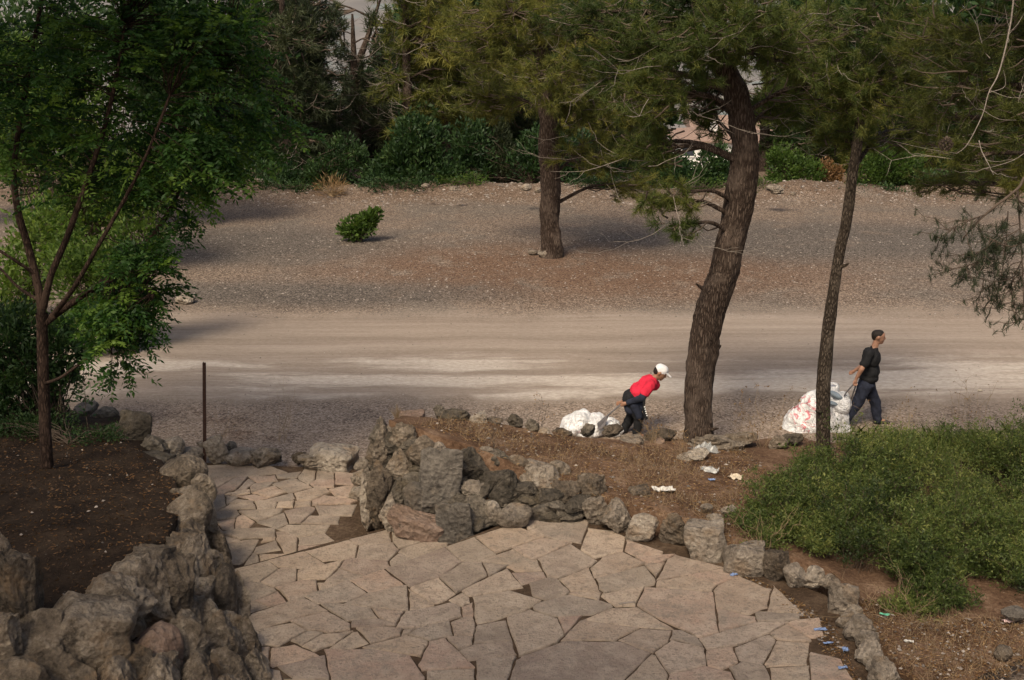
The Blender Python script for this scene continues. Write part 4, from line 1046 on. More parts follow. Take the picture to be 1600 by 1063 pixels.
SB = [(200, 60, 190, 90, 122, 0), (330, 130, 90, 90, 64, .1), (280, 220, 110, 70, 68, .1), (90, 80, 110, 90, 43, .3), (180, 200, 110, 80, 43, 0), (60, 220, 70, 70, 43, .3), (330, 40, 80, 60, 64, 0), (300, 300, 45, 18, 15, .2), (330, 250, 70, 40, 50, .1), (400, 160, 35, 90, 25, .2), (470, 200, 30, 14, 6, .3), (225, 410, 45, 36, 33, -.3), (200, 465, 60, 50, 50, -.4), (180, 520, 55, 32, 28, -.4), (150, 480, 45, 40, 18, -.3), (235, 470, 28, 40, 15, -.3), (120, 300, 70, 50, 25, .2), (210, 290, 60, 40, 25, .1), (185, 565, 22, 12, 7, -.4), (20, 130, 70, 100, 43, .2), (200, -80, 230, 60, 115, 0), (280, 345, 30, 20, 8, .2)]
A, Tn = [], []
for px, py, rx, ry, n, dy in SB:
    c, r = blob_px(px, py, YS + dy, rx, ry, 1.1 if rx > 60 else 0.45)
    A.append(in_blob(c, r, n, 0.5)); Tn.append(np.clip(RNG.normal(0.42, 0.28, n), 0, 1))
A = np.concatenate(A); Tn = np.concatenate(Tn)
d2 = ((A[:, None] - nodes[None]) ** 2).sum(-1); near = nodes[d2.argmin(1)]
tw = bent_twigs(near, A, 5, -0.05, 0.05)
v, f = tubes_np(tw, np.tile([[.009, .007, .006, .004, .003]], (len(A), 1)), 3)
link('twig_work', mesh_np('twig_work', v, f, M['bark_sap']), t)
PP = np.concatenate([tw[:, 4], tw[:, 4], tw[:, 3], tw[:, 3] * .5 + tw[:, 4] * .5]); n = len(A)
DD = unit(np.concatenate([tw[:, 4] - tw[:, 3]] * 4)) * 0.7 + RNG.normal(0, 0.75, (4 * n, 3)) * np.array([1, 1, 0.45])
v, f, tn = pinnate(PP, DD, 0.36, 7, 0.085, 0.036, np.concatenate([Tn] * 4) + RNG.normal(0, 0.08, 4 * n))
link('crown', mesh_np('crown', v, f, M['leaf_sap'], tint=np.clip(tn, 0, 1)), t)
print('sapling leaves', len(f))

# ---- other broad-leaved trees, shrubs and background conifers
def bushy(name, label, base, blobs, mat, n_leaf, L, W, cat='shrub', bark='twig_brown', group='background shrubs', tint=0.5, ntwig=60, up=0.3, trunk_r=0.05):
    t = empty(name, base, label, cat, group)
    cs = np.array([b[0] for b in blobs]); rs = np.array([b[1] for b in blobs])
    wt = rs.prod(1) ** (2 / 3); wt = wt / wt.sum()
    VV, FF, TT, off = [], [], [], 0
    E = []
    for (c, r), w in zip(blobs, wt):
        n = max(20, int(n_leaf * w)); m = max(3, int(ntwig * w))
        tips = in_blob(c, r, m, 0.5); E.append(tips)
        k = RNG.integers(0, m, n)
        P = np.where(RNG.random((n, 1)) < 0.55, tips[k] + RNG.normal(0, 0.16, (n, 3)) * r.mean(), in_blob(c, r, n, 0.4))
        D = unit(P - (c - np.array([0, 0, r[2] * 0.6]))) + RNG.normal(0, 0.7, (n, 3)) + np.array([0, 0, up])
        cl = np.array([noise.noise(Vector(q) * (1.6 / max(r.mean(), 0.2))) for q in P]) if n < 30000 else 0
        tn = np.clip(tint + 0.35 * cl + RNG.normal(0, 0.16, n), 0, 1)
        v, f, tn = leaves(P, D, L, W, tn)
        VV.append(v); FF.append(f + off); TT.append(tn); off += len(v)
    E = np.concatenate(E)
    S = np.tile(np.array([tuple(base)]), (len(E), 1)) + RNG.normal(0, trunk_r, (len(E), 3)) * np.array([1, 1, 0]); S[:, 2] = np.minimum(S[:, 2], E[:, 2])
    zc = cs[:, 2].min()
    S = S * 0.999; j = RNG.random((len(E), 1)) * 0.5
    tw = bent_twigs(S, E, 6, -0.08, 0.05)
    v, f = tubes_np(tw, np.tile(np.array([[1, .8, .6, .4, .3, .2]]) * trunk_r * 0.35, (len(E), 1)), 4)
    link('stem_work', mesh_np('stem_work', v, f, M[bark]), t)
    link('foliage', mesh_np('foliage', np.concatenate(VV), np.concatenate(FF), mat, tint=np.concatenate(TT)), t)
    return t
def gz(px, y):
    x = aty(px, 300, y).x
    return Vector((x, y, ground_z(x, y) - 0.03))
# little green bush alone on the gravel
yb = at(560, 374, 0.02).y
bushy('bush', 'small bright green bush growing alone on the gravel clearing', gz(560, yb), [blob_px(556, 356, yb, 26, 18), blob_px(578, 342, yb, 18, 14), blob_px(545, 364, yb, 18, 10), blob_px(590, 334, yb, 6, 8)], M['leaf_light'], 1500, 0.16, 0.08, tint=0.3, ntwig=40, trunk_r=0.03)
# trees left of the track
for (nm, lab, y, bl, mat, n, L, tint, ct) in [
    ('shrub', 'light olive feathery shrub beside the track behind the young tree', 24.5, [(225, 350, 45, 50), (180, 420, 60, 55), (150, 500, 55, 50), (230, 300, 30, 34), (120, 430, 50, 60)], 'leaf_light', 9000, .12, .42, 'shrub'),
    ('shrub', 'bright green bush beyond the left edge of the track', 26.5, [(30, 430, 60, 60), (70, 360, 60, 60), (-20, 500, 70, 60), (110, 520, 50, 40), (40, 560, 70, 40), (-30, 600, 60, 40)], 'leaf_light', 9000, .15, .55, 'shrub'),
    ('broadleaf_tree', 'sunlit green tree showing through the gaps of the young tree', 31.0, [(110, 170, 90, 60), (40, 230, 80, 70), (180, 270, 80, 60), (0, 120, 90, 70), (130, 340, 80, 60)], 'leaf_light', 13000, .2, .5, 'tree'),
    ('broadleaf_tree', 'dark leafy tree behind the sunlit tree at the far left', 38.0, [(60, 60, 120, 80), (230, 90, 100, 90), (-60, 150, 100, 120), (330, 200, 70, 80), (250, 260, 80, 50)], 'leaf_bush', 16000, .24, .45, 'tree'),
    ('shrub', 'dark leafy shrub growing at the back of the shaded bed', 19.2, [(20, 600, 50, 50), (-20, 660, 60, 60), (60, 640, 40, 30), (10, 520, 60, 50), (95, 600, 34, 34), (40, 560, 60, 40), (100, 540, 40, 40)], 'leaf_bush', 12000, .11, .4, 'shrub')]:
    B2 = [blob_px(a, b, y, c, d) for a, b, c, d in bl]
    bushy(nm, lab, gz(np.mean([q[0] for q in bl]), y), B2, M[mat], n, L, L * 0.42, ct, 'twig_brown', 'plants left of the track', tint, 120, 0.2, 0.06)
# wood along the far bank
def bgpine(label, px, y, blobs, mat, olive=0.4, tw=20, dens=0.3, lean=0, name='pine_tree', n=13, L=0.34, W=0.034):
    b = gz(px, y)
    h = max(aty(q[0], q[1], y).z for q in blobs) + 1
    pth = [(b, 0.22), (b + Vector((lean * 0.3, 0, h * 0.35)), 0.19), (b + Vector((lean * .7, 0, h * 0.7)), 0.13), (b + Vector((lean, 0, h)), 0.04)]
    return pine(name, label, pth, [blob_px(a, c, y + random.uniform(-.8, .8), d, e) for a, c, d, e in blobs], M['bark_pine'], M[mat], 12, 6, 0.08, dens, n, L, W, tw, px * 0.1, 6, olive, 0.8, 'wood along the far bank')
bgpine('dusky grey-green pine with dead lower branches left of the gap in the wood', 455, 46.5, [(440, 60, 70, 60), (480, 150, 60, 60), (420, 160, 60, 50), (500, 60, 40, 60), (470, 230, 60, 40), (400, 40, 60, 60), (520, 190, 36, 40), (380, 150, 60, 60), (440, -30, 90, 40), (510, 120, 40, 40), (350, 80, 50, 70), (530, 240, 36, 36)], 'needle_dark', .35, 90, dens=.5)
bgpine('olive pine right of the gap in the wood', 640, 47.5, [(630, 40, 60, 50), (690, 60, 60, 60), (620, 120, 50, 50), (680, 150, 60, 40), (640, 190, 55, 40), (720, 110, 50, 50), (660, -20, 90, 40)], 'needle_olive', .45, 70)
bgpine('leaning dark pine with its trunk showing in the gap', 505, 52, [(470, 10, 60, 40), (600, 170, 40, 50), (560, 140, 30, 26), (575, 240, 50, 40), (540, 200, 40, 40), (600, 90, 24, 40)], 'needle_dark', .3, 30, lean=2.6, dens=.5)
bgpine('dark pine behind the mature pine in the clearing', 760, 51, [(760, 200, 60, 50), (800, 160, 60, 60), (720, 190, 50, 40), (740, 120, 70, 60), (800, 60, 80, 60)], 'needle_dark', .5, 70)
bgpine('dusky pine standing between the mature pine and the leaning pine', 985, 50, [(960, 190, 60, 60), (1010, 120, 70, 70), (930, 110, 60, 60), (1000, 240, 44, 30), (1040, 60, 70, 50)], 'needle_dark', .5, 30)
bgpine('green pine directly behind the leaning trunk', 1190, 49, [(1200, 150, 70, 60), (1230, 220, 60, 40), (1260, 90, 80, 70), (1170, 60, 50, 50)], 'needle', .5, 30)
bgpine('olive pine behind the slender trunk', 1390, 48, [(1380, 180, 80, 60), (1340, 240, 60, 36), (1440, 230, 70, 50), (1420, 120, 80, 60), (1330, 110, 60, 60)], 'needle_olive', .4, 30)
bgpine('dark green pine at the far right of the wood', 1540, 47, [(1540, 220, 80, 60), (1500, 280, 70, 36), (1580, 290, 70, 40), (1580, 150, 80, 70), (1480, 150, 60, 60), (1620, 230, 60, 60)], 'needle', .35, 30)
bgpine('yellow-green pine whose crown fills the middle of the wood', 700, 49, [(700, 30, 80, 60), (740, 100, 70, 50), (670, 110, 60, 50), (720, 170, 60, 40), (780, 140, 60, 50), (790, 40, 80, 50), (650, 60, 50, 50)], 'needle_olive', .62, 30, dens=.4)
bgpine('olive pine between the middle of the wood and the leaning pine', 900, 48, [(890, 60, 90, 60), (940, 130, 80, 50), (880, 150, 60, 50), (980, 60, 80, 50), (930, 200, 60, 40), (1000, 180, 50, 40)], 'needle_olive', .45, 30, dens=.4)
bgpine('mid-green pine filling the wood between the two near trunks', 1260, 50, [(1250, 40, 90, 50), (1280, 110, 80, 50), (1240, 180, 60, 40), (1300, 190, 70, 40), (1290, 240, 50, 30)], 'needle', .5, 20, dens=.4)
bgpine('thin dusky pine whose twigs veil the gap in the wood', 560, 50, [(555, 110, 40, 30), (590, 60, 24, 50), (530, 50, 16, 60), (560, 160, 50, 40), (600, 200, 50, 40)], 'needle_dark', .5, 60, dens=.3)
for (lab, px, y, bl, mat, n, L, tint) in [
    ('large blackish green shrub on the bank below the olive pine', 640, 45.2, [(640, 255, 50, 40), (600, 275, 40, 30), (680, 265, 40, 35), (650, 215, 40, 36)], 'leaf_bush', 9000, .2, .4),
    ('dull green shrub with dry twigs at the left end of the bank', 470, 45.5, [(460, 285, 50, 24), (510, 275, 40, 30), (420, 280, 50, 24), (540, 250, 36, 40)], 'leaf_bush', 7000, .16, .4),
    ('dark shrub just right of the mature pine trunk', 925, 45.4, [(920, 268, 50, 30), (960, 262, 44, 34), (900, 240, 40, 36)], 'leaf_bush', 7000, .18, .2),
    ('low dark shrub between the mature pine and the little cypress', 830, 46, [(825, 260, 40, 30), (850, 235, 40, 44), (740, 262, 40, 28), (730, 225, 40, 40)], 'leaf_bush', 6000, .18, .3),
    ('dark hedge-like shrub left of the leaning trunk on the bank', 1080, 45.5, [(1080, 276, 60, 20), (1125, 258, 36, 30), (1040, 266, 40, 30)], 'leaf_bush', 8000, .17, .38),
    ('yellow-green shrub on the bank right of the leaning trunk', 1230, 45.6, [(1235, 285, 40, 20), (1225, 255, 30, 30), (1260, 270, 30, 26)], 'leaf_light', 5000, .15, .25),
    ('leafy green shrub on the bank right of the slender trunk', 1375, 46, [(1370, 270, 44, 34), (1400, 255, 46, 40), (1430, 285, 40, 26)], 'leaf_light', 8000, .15, .18),
    ('broad dark shrub at the right end of the bank', 1520, 45.2, [(1480, 300, 46, 24), (1540, 300, 60, 28), (1600, 290, 60, 40), (1450, 290, 30, 24)], 'leaf_bush', 9000, .16, .5)]:
    bushy('shrub', lab, gz(px, y), [blob_px(a, b, y, c, d) for a, b, c, d in bl], M[mat], n, L, L * 0.42, 'shrub', 'twig_brown', 'shrubs on the far bank', tint, 70, 0.3, 0.06)
for (lab, px, y, bl, mat, n, L, tint) in [
    ('low weeds on the bank crest left of the dry weed clump', 440, 44.2, [(420, 292, 40, 10), (470, 296, 36, 9)], 'leaf_bush', 1500, .12, .45),
    ('low dark bramble on the bank crest below the large blackish shrub', 610, 44.2, [(600, 288, 46, 12), (650, 286, 40, 12)], 'leaf_bush', 2000, .12, .35),
    ('pale green weeds on the bank crest left of the little cypress', 730, 44.4, [(735, 282, 30, 10), (700, 284, 24, 9)], 'leaf_light', 1200, .1, .25),
    ('low dark bramble on the bank crest right of the mature pine', 940, 44.3, [(920, 286, 34, 10), (970, 284, 40, 12)], 'leaf_bush', 1800, .12, .3),
    ('low green weeds on the bank crest behind the leaning trunk', 1110, 44.5, [(1090, 288, 50, 9), (1190, 288, 40, 10)], 'leaf_light', 1600, .1, .2),
    ('low bramble on the bank crest behind the slender trunk', 1340, 44.3, [(1330, 300, 44, 10), (1390, 304, 40, 11)], 'leaf_bush', 1800, .12, .45),
    ('low bramble at the right end of the bank crest', 1500, 43.8, [(1480, 318, 50, 10), (1560, 322, 60, 11)], 'leaf_bush', 2200, .12, .4)]:
    bushy('bramble', lab, gz(px, y), [blob_px(a, b, y, c, d) for a, b, c, d in bl], M[mat], n, L, L * 0.42, 'shrub', 'twig_brown', 'shrubs on the far bank', tint, 40, 0.3, 0.05)
bushy('dry_shrub', 'orange-brown withered shrub on the bank beside the slender trunk', gz(1285, 45.8), [blob_px(1290, 268, 45.8, 14, 22), blob_px(1305, 275, 45.8, 12, 16), blob_px(1308, 292, 45.6, 12, 8)], M['leaf_dry'], 1500, .14, .06, 'shrub', 'twig_brown', 'shrubs on the far bank', 0.45, 30)
bushy('dry_shrub', 'straw-coloured dry weed clump at the left end of the bank', gz(520, 43.6), [blob_px(518, 296, 43.6, 22, 16)], M['leaf_dry'], 350, .3, .02, 'weed', 'dry_stalk', 'shrubs on the far bank', 0.8, 26)
# little dark cypress
yc = 46.2
bushy('cypress', 'small dark conical conifer on the bank left of the mature pine', gz(785, yc), [blob_px(785, 265, yc, 30, 22), blob_px(785, 240, yc, 22, 22), blob_px(785, 215, yc, 13, 20), blob_px(784, 198, yc, 6, 12)], M['needle_dark'], 6000, .2, .03, 'tree', 'twig_brown', 'wood along the far bank', 0.3, 60, 0.6)
# deep wood behind, filling the view between the trunks
wood = []
for k, (px, y, lab) in enumerate([(300, 60, 'tree deep in the wood at the far left of the bank'), (400, 57, 'tree deep in the wood behind the left end of the bank'), (480, 61, 'low tree deep in the wood under the gap'), (590, 58, 'low tree deep in the wood right of the gap'), (660, 60, 'tree deep in the wood behind the olive pine'), (740, 56, 'tree deep in the wood left of the little cypress'), (820, 62, 'tree deep in the wood behind the little cypress'), (890, 58, 'tree deep in the wood just right of the mature pine'), (975, 62, 'tree deep in the wood midway between the mature and the leaning pine'), (1260, 58, 'tree deep in the wood behind the leaning trunk'), (1330, 61, 'tree deep in the wood behind the withered shrub'), (1420, 57, 'tree deep in the wood behind the slender trunk'), (1500, 62, 'tree deep in the wood left of the right end of the bank'), (1580, 57, 'tree deep in the wood behind the right end of the bank')]):
    bl = [blob_px(px + random.uniform(-40, 40), yy, y, random.uniform(50, 75), random.uniform(36, 50)) for yy in ((150, 180, 210, 240, 265, 290) if px in (480, 590) else (20, 70, 110, 150, 190, 225, 255, 285))]
    bushy('broadleaf_tree', lab, gz(px, y), bl, M['leaf_bush'], 10500, .46, .23, 'tree', 'twig_brown', 'wood along the far bank', 0.35, 80, 0.2, 0.12)

# ================================================================== HOUSE, POST
def box_mesh(name, lo, hi, mat):
    (a, b, c), (d, e, f) = lo, hi
    V = [(a, b, c), (d, b, c), (d, e, c), (a, e, c), (a, b, f), (d, b, f), (d, e, f), (a, e, f)]
    return mesh_py(name, V, [(0, 3, 2, 1), (4, 5, 6, 7), (0, 1, 5, 4), (1, 2, 6, 5), (2, 3, 7, 6), (3, 0, 4, 7)], mat)
M['plaster'] = mat_plain('white_plaster', (0.72, 0.69, 0.64), 0.9, 0.08, 3)
M['roof'] = mat_plain('red_roof_tile', (0.22, 0.15, 0.115), 0.85, 0.3, 6)
M['window'] = mat_plain('dark_window', (0.03, 0.035, 0.045), 0.2, 0.2, 3, 0.5)
YH = 110.0
hp = aty(1059, 246, YH)
h = empty('house', Vector((hp.x + 3.5, YH, hp.z - 1.5)), 'white house with a red tiled roof seen far off past the leaning trunk', 'house')
x0, z0, z1 = hp.x, hp.z - 2.0, aty(1059, 222, YH).z
link('wall', box_mesh('wall', (x0, YH, z0), (x0 + 7.5, YH + 7, z1), M['plaster']), h)
for k in range(3):
    xa = aty(1066, 232, YH).x + k * 2.4
    w = link('window', box_mesh('window', (xa, YH - 0.03, z1 - 1.2), (xa + 1.05, YH + 0.05, z1 - 0.32), M['window']), h)
    link('sill', box_mesh('sill', (xa - 0.1, YH - 0.12, z1 - 1.3), (xa + 1.15, YH - 0.035, z1 - 1.21), M['plaster']), w)
V = [(x0 - .5, YH - .5, z1), (x0 + 8, YH - .5, z1), (x0 + 8, YH + 7.5, z1), (x0 - .5, YH + 7.5, z1), (x0 + 2.2, YH + 3.4, z1 + .9), (x0 + 5.4, YH + 3.4, z1 + .9)]
V += [(v[0], v[1], v[2] + 0.14) for v in V[:4]]
rf = link('roof', mesh_py('roof', V, [(0, 3, 2, 1), (0, 1, 7, 6), (1, 2, 8, 7), (2, 3, 9, 8), (3, 0, 6, 9), (6, 7, 5, 4), (7, 8, 5), (8, 9, 4, 5), (9, 6, 4)], M['roof']), h)
link('chimney', box_mesh('chimney', (x0 + 3, YH + 2, z1 + .6), (x0 + 3.7, YH + 2.7, z1 + 1.6), M['plaster']), rf)
# second house, upper right of the first
x2 = x0 + 5.0; y2 = YH + 14; zz = aty(1110, 228, y2).z
h2 = empty('house', Vector((x2 + 3, y2, zz - 3)), 'second pale house with a reddish roof higher up behind the white house', 'house')
link('wall', box_mesh('wall', (x2 - 1.5, y2, zz - 5), (x2 + 6, y2 + 6, zz + 1.4), M['plaster']), h2)
V = [(x2 - 2, y2 - .5, zz + 1.4), (x2 + 6.5, y2 - .5, zz + 1.4), (x2 + 6.5, y2 + 6.5, zz + 1.4), (x2 - 2, y2 + 6.5, zz + 1.4), (x2 - 2, y2 + 3, zz + 2.6), (x2 + 6.5, y2 + 3, zz + 2.6)]
link('roof', mesh_py('roof', V, [(0, 3, 2, 1), (0, 1, 5, 4), (2, 3, 4, 5), (0, 4, 3), (1, 2, 5)], M['roof']), h2)
link('window', box_mesh('window', (x2 + .5, y2 - .04, zz - .4), (x2 + 1.5, y2 + .05, zz + .8), M['window']), h2)

p = at(320, 722, 0.1); top = aty(320, 566, p.y).z
pr = [(-.026, -.026), (.026, -.026), (.026, -.018), (-.018, -.018), (-.018, .026), (-.026, .026)]
V = []; zs = [-.15, .4, .8, 1.2, top - .01, top]
for i, z in enumerate(zs): V += [(p.x + (aty(320, 566, p.y).x - p.x) * (z - 0.1) / (top - 0.1) + a * (0.9 if i == 5 else 1) + 0.004 * math.sin(z * 3), p.y + b * (0.9 if i == 5 else 1), z) for a, b in pr]
F = [(i * 6 + k, i * 6 + (k + 1) % 6, i * 6 + 6 + (k + 1) % 6, i * 6 + 6 + k) for i in range(5) for k in range(6)] + [tuple(range(30, 36))]
props(link('metal_post', mesh_py('metal_post', V, F, M['rust'])), 'thin rusty iron post standing at the head of the lower path', 'post')

# ================================================================== PEOPLE
def vox(name, prims, voxel, mat, parent=None, crumple=None, smooth=4):
    """one continuous surface grown round balls, tapered limbs and ellipsoids"""
    bm = bmesh.new()
    def ball(c, r):
        bmesh.ops.create_icosphere(bm, subdivisions=2, radius=1.0, matrix=Matrix.Translation(c) @ (r if isinstance(r, Matrix) else Matrix.Scale(r, 4)))
    for q in prims:
        if q[0] == 'e':
            _, c, r, rot = q
            ball(c, Matrix.Rotation(rot, 4, 'Y') @ Matrix.Diagonal((*r, 1.0)))
        else:
            _, a, ra, b, rb = q
            n = max(2, int((b - a).length / (min(ra, rb) * 0.45)) + 1)
            for i in range(n + 1):
                ball(a.lerp(b, i / n), ra + (rb - ra) * i / n)
    me = bpy.data.meshes.new(name + '_cage'); bm.to_mesh(me); bm.free()
    o = bpy.data.objects.new(name + '_cage', me); COL.objects.link(o)
    md = o.modifiers.new('r', 'REMESH'); md.mode = 'VOXEL'; md.voxel_size = voxel
    ms = o.modifiers.new('s', 'SMOOTH'); ms.factor = 0.5; ms.iterations = smooth
    dg = bpy.context.evaluated_depsgraph_get(); dg.update()
    out = bpy.data.meshes.new_from_object(o.evaluated_get(dg))
    bpy.data.objects.remove(o); bpy.data.meshes.remove(me)
    out.name = name; out.materials.clear(); out.materials.append(mat)
    if crumple:
        amp, sc = crumple
        for v, nn in zip(out.vertices, [vn.vector.copy() for vn in out.vertex_normals]):
            q = Vector((v.co.x + v.co.z * .5, v.co.y, v.co.z * .45)) * sc
            v.co += nn * amp * ((1 - abs(noise.noise(q)) * 2.4) * 0.8 + (1 - abs(noise.noise(q * 2.3 + Vector((4, 1, 2)))) * 2.2) * 0.4)
    out.polygons.foreach_set('use_smooth', [True] * len(out.polygons))
    return link(name, out, parent)
M['skin'] = mat_plain('skin', (0.29, 0.155, 0.1), 0.55, 0.12, 20, 0.35)
M['skin_dark'] = mat_plain('tanned_skin', (0.24, 0.125, 0.075), 0.55, 0.12, 20, 0.35)
M['hair'] = mat_plain('dark_hair', (0.016, 0.012, 0.01), 0.7, 0.4, 60)
M['cloth_black'] = mat_plain('black_cotton', (0.012, 0.012, 0.013), 0.9, 0.3, 14, 0.2, 0.5)
M['cloth_navy'] = mat_plain('navy_denim', (0.017, 0.02, 0.032), 0.9, 0.4, 10, 0.2, 0.5)
M['cloth_red'] = mat_plain('red_cotton', (0.5, 0.02, 0.045), 0.9, 0.3, 7, 0.2, 1.0)
M['cloth_white'] = mat_plain('white_cotton', (0.62, 0.61, 0.61), 0.8, 0.06, 9)
M['shoe'] = mat_plain('dusty_shoe', (0.05, 0.042, 0.036), 0.8, 0.3, 20)
M['print_white'] = mat_plain('white_print', (0.7, 0.7, 0.68), 0.8, 0.1, 20)
M['strap'] = mat_plain('grey_strap', (0.11, 0.1, 0.1), 0.7, 0.3, 20)
def C(a, ra, b, rb): return ('c', a, ra, b, rb)
def hand(w, d, side, r=0.011):
    """palm and five curled fingers; w wrist, d pointing direction, side across the palm"""
    d = d.normalized(); side = side.normalized(); up = d.cross(side).normalized()
    out = [('c', w, 0.026, w + d * 0.05, 0.03), ('c', w + d * 0.05 - side * 0.02, 0.02, w + d * 0.085 - side * 0.022, 0.018), ('c', w + d * 0.05 + side * 0.02, 0.02, w + d * 0.085 + side * 0.022, 0.018)]
    for k, ln in enumerate((0.062, 0.074, 0.07, 0.054)):
        a = w + d * 0.088 + side * (-0.033 + 0.022 * k)
        b = a + (d * 0.75 + up * 0.6).normalized() * ln * 0.5; c = b + (up * 0.9 - d * 0.5).normalized() * ln * 0.5
        out += [('c', a, r * 0.9, b, r * 0.85), ('c', b, r * 0.85, c, r * 0.7)]
    a = w + d * 0.03 - side * 0.03; b = a - side * 0.02 + d * 0.035 + up * 0.02
    out += [('c', a, r * 1.15, b, r), ('c', b, r, b + (d * 0.5 + up * 0.8).normalized() * 0.03, r * 0.8)]
    return out
def head(c, fwd, up, s=1.0):
    """skull, face, nose, lips, chin, ears"""
    fwd = fwd.normalized(); up = (up - fwd * up.dot(fwd)).normalized(); sd = fwd.cross(up)
    P = lambda f, u, q=0: c + (fwd * f + up * u + sd * q) * s
    out = [C(P(-.035, .03), .082 * s, P(.02, .035), .082 * s), C(P(-.02, .0), .075 * s, P(.03, -.02), .07 * s), C(P(.045, -.045), .05 * s, P(.055, -.085), .034 * s), C(P(.0, -.05), .055 * s, P(.04, -.085), .035 * s),
           C(P(.085, .02), .012 * s, P(.112, -.018), .014 * s), C(P(.088, -.052, -.014), .012 * s, P(.088, -.052, .014), .012 * s), C(P(.08, .038, -.04), .013 * s, P(.08, .038, .04), .013 * s)]
    for q in (-1, 1): out += [C(P(-.01, .015, .083 * q), .016 * s, P(-.015, -.02, .08 * q), .012 * s)]
    return out, P

# ---- man in black, walking to the right, dragging a sack behind him
YB = at(1350, 666, 0.0).y
def J(px, py, dy=0.0): return aty(px, py, YB + dy)
g = empty('person', Vector((J(1350, 640).x, YB, 0)), 'person in a black T-shirt and dark trousers walking and dragging a big white sack', 'person')
hd, HP = head(J(1373, 527), Vector((1, -0.12, -0.06)), Vector((0.05, 0, 1)))
neck, chest, belly, pel = J(1366, 544), J(1361, 559), J(1359, 580), J(1354, 600)
shn, shf = J(1358, 554, -.19), J(1365, 554, .19)
eln, wrn = J(1346, 577, -.27), J(1338, 592, -.22)
elf, wrf = J(1345, 574, .27), J(1337, 578, .12)
hin, hif = J(1351, 604, -.09), J(1357, 604, .09)
knn, ann, ton = J(1339, 632, -.1), J(1318, 660, -.1), J(1329, 668, -.1)
knf, anf, tof = J(1368, 631, .1), J(1371, 656, .1), J(1384, 659, .1)
torso = [('e', chest, (.115, .19, .16), 0.1), ('e', belly, (.12, .165, .17), 0.05), C(chest + Vector((-.01, 0, .08)), .085, neck, .06)]
body = hd + [C(HP(-.02, -.05), .056, neck, .06)] + torso + [C(shn, .06, eln, .046), C(eln, .046, wrn, .03), C(shf, .06, elf, .046), C(elf, .046, wrf, .03), ('e', pel, (.12, .16, .12), 0)]
body += hand(wrn, Vector((-.2, .02, -1)), Vector((1, .3, 0))) + hand(wrf, Vector((-.6, -.4, -.3)), Vector((.3, 0, 1)))
body += [C(hin, .09, knn, .06), C(knn, .058, ann, .04), C(ann, .045, ton, .035), C(hif, .09, knf, .06), C(knf, .058, anf, .04), C(anf, .045, tof, .035)]
vox('body', body, 0.0105, M['skin'], g)
M['black_trim'] = M['cloth_black']
cr = (0.012, 8.0)
vox('shirt', [('e', chest, (.148, .215, .175), 0.1), ('e', belly, (.158, .195, .19), 0.05), ('e', belly + Vector((-.01, 0, -.1)), (.155, .195, .11), 0), C(chest + Vector((-.01, 0, .07)), .1, neck + Vector((-.01, 0, -.03)), .072), C(shn + Vector((.01, .07, .01)), .085, shn, .08), C(shn, .078, shn.lerp(eln, .62), .072), C(shf + Vector((.01, -.07, .01)), .085, shf, .08), C(shf, .078, shf.lerp(elf, .62), .072)], 0.011, M['cloth_black'], g, cr)
vox('trousers', [('e', pel + Vector((0, 0, -.0)), (.135, .175, .11), 0), C(hin, .115, knn, .088), C(knn, .086, ann + Vector((0, 0, .0)), .07), C(hif, .115, knf, .088), C(knf, .086, anf, .07), C(hin, .11, hif, .11)], 0.011, M['cloth_navy'], g, (0.013, 9.0))
for a, b in ((ann, ton), (anf, tof)):
    dn = Vector((0, 0, -1))
    vox('shoe', [C(a + dn * .035 - (b - a).normalized() * .04, .045, a + dn * .03, .05), C(a + dn * .03, .05, b, .038), C(b, .038, b + (b - a).normalized() * .05 + Vector((0, 0, -.005)), .032)], 0.009, M['shoe'], g)
vox('hair', [C(HP(-.045, .04), .083, HP(.005, .047), .084), C(HP(-.055, .0), .064, HP(-.05, .03), .075)], 0.009, M['hair'], g)
for sgn in (-1, 1): link('eye', mesh_py('eye', [HP(.091, .018, .03 * sgn), HP(.089, .026, .022 * sgn), HP(.089, .026, .038 * sgn), HP(.088, .011, .03 * sgn)], [(0, 1, 2), (0, 2, 3), (0, 3, 1)], M['hair']), g)
for k in range(6):                                     # lettering down the shoulder blade, too small to read
    c = chest + Vector((-.118 - .004 * abs(k - 2.5) + .012, -.12, .1 - .042 * k)); w = (.05, .034, .055, .04, .05, .03)[k]
    link('print', box_mesh('print', (c.x - .012, c.y - w, c.z - .012), (c.x + .004, c.y + w * .6, c.z + .013), M['print_white']), g)

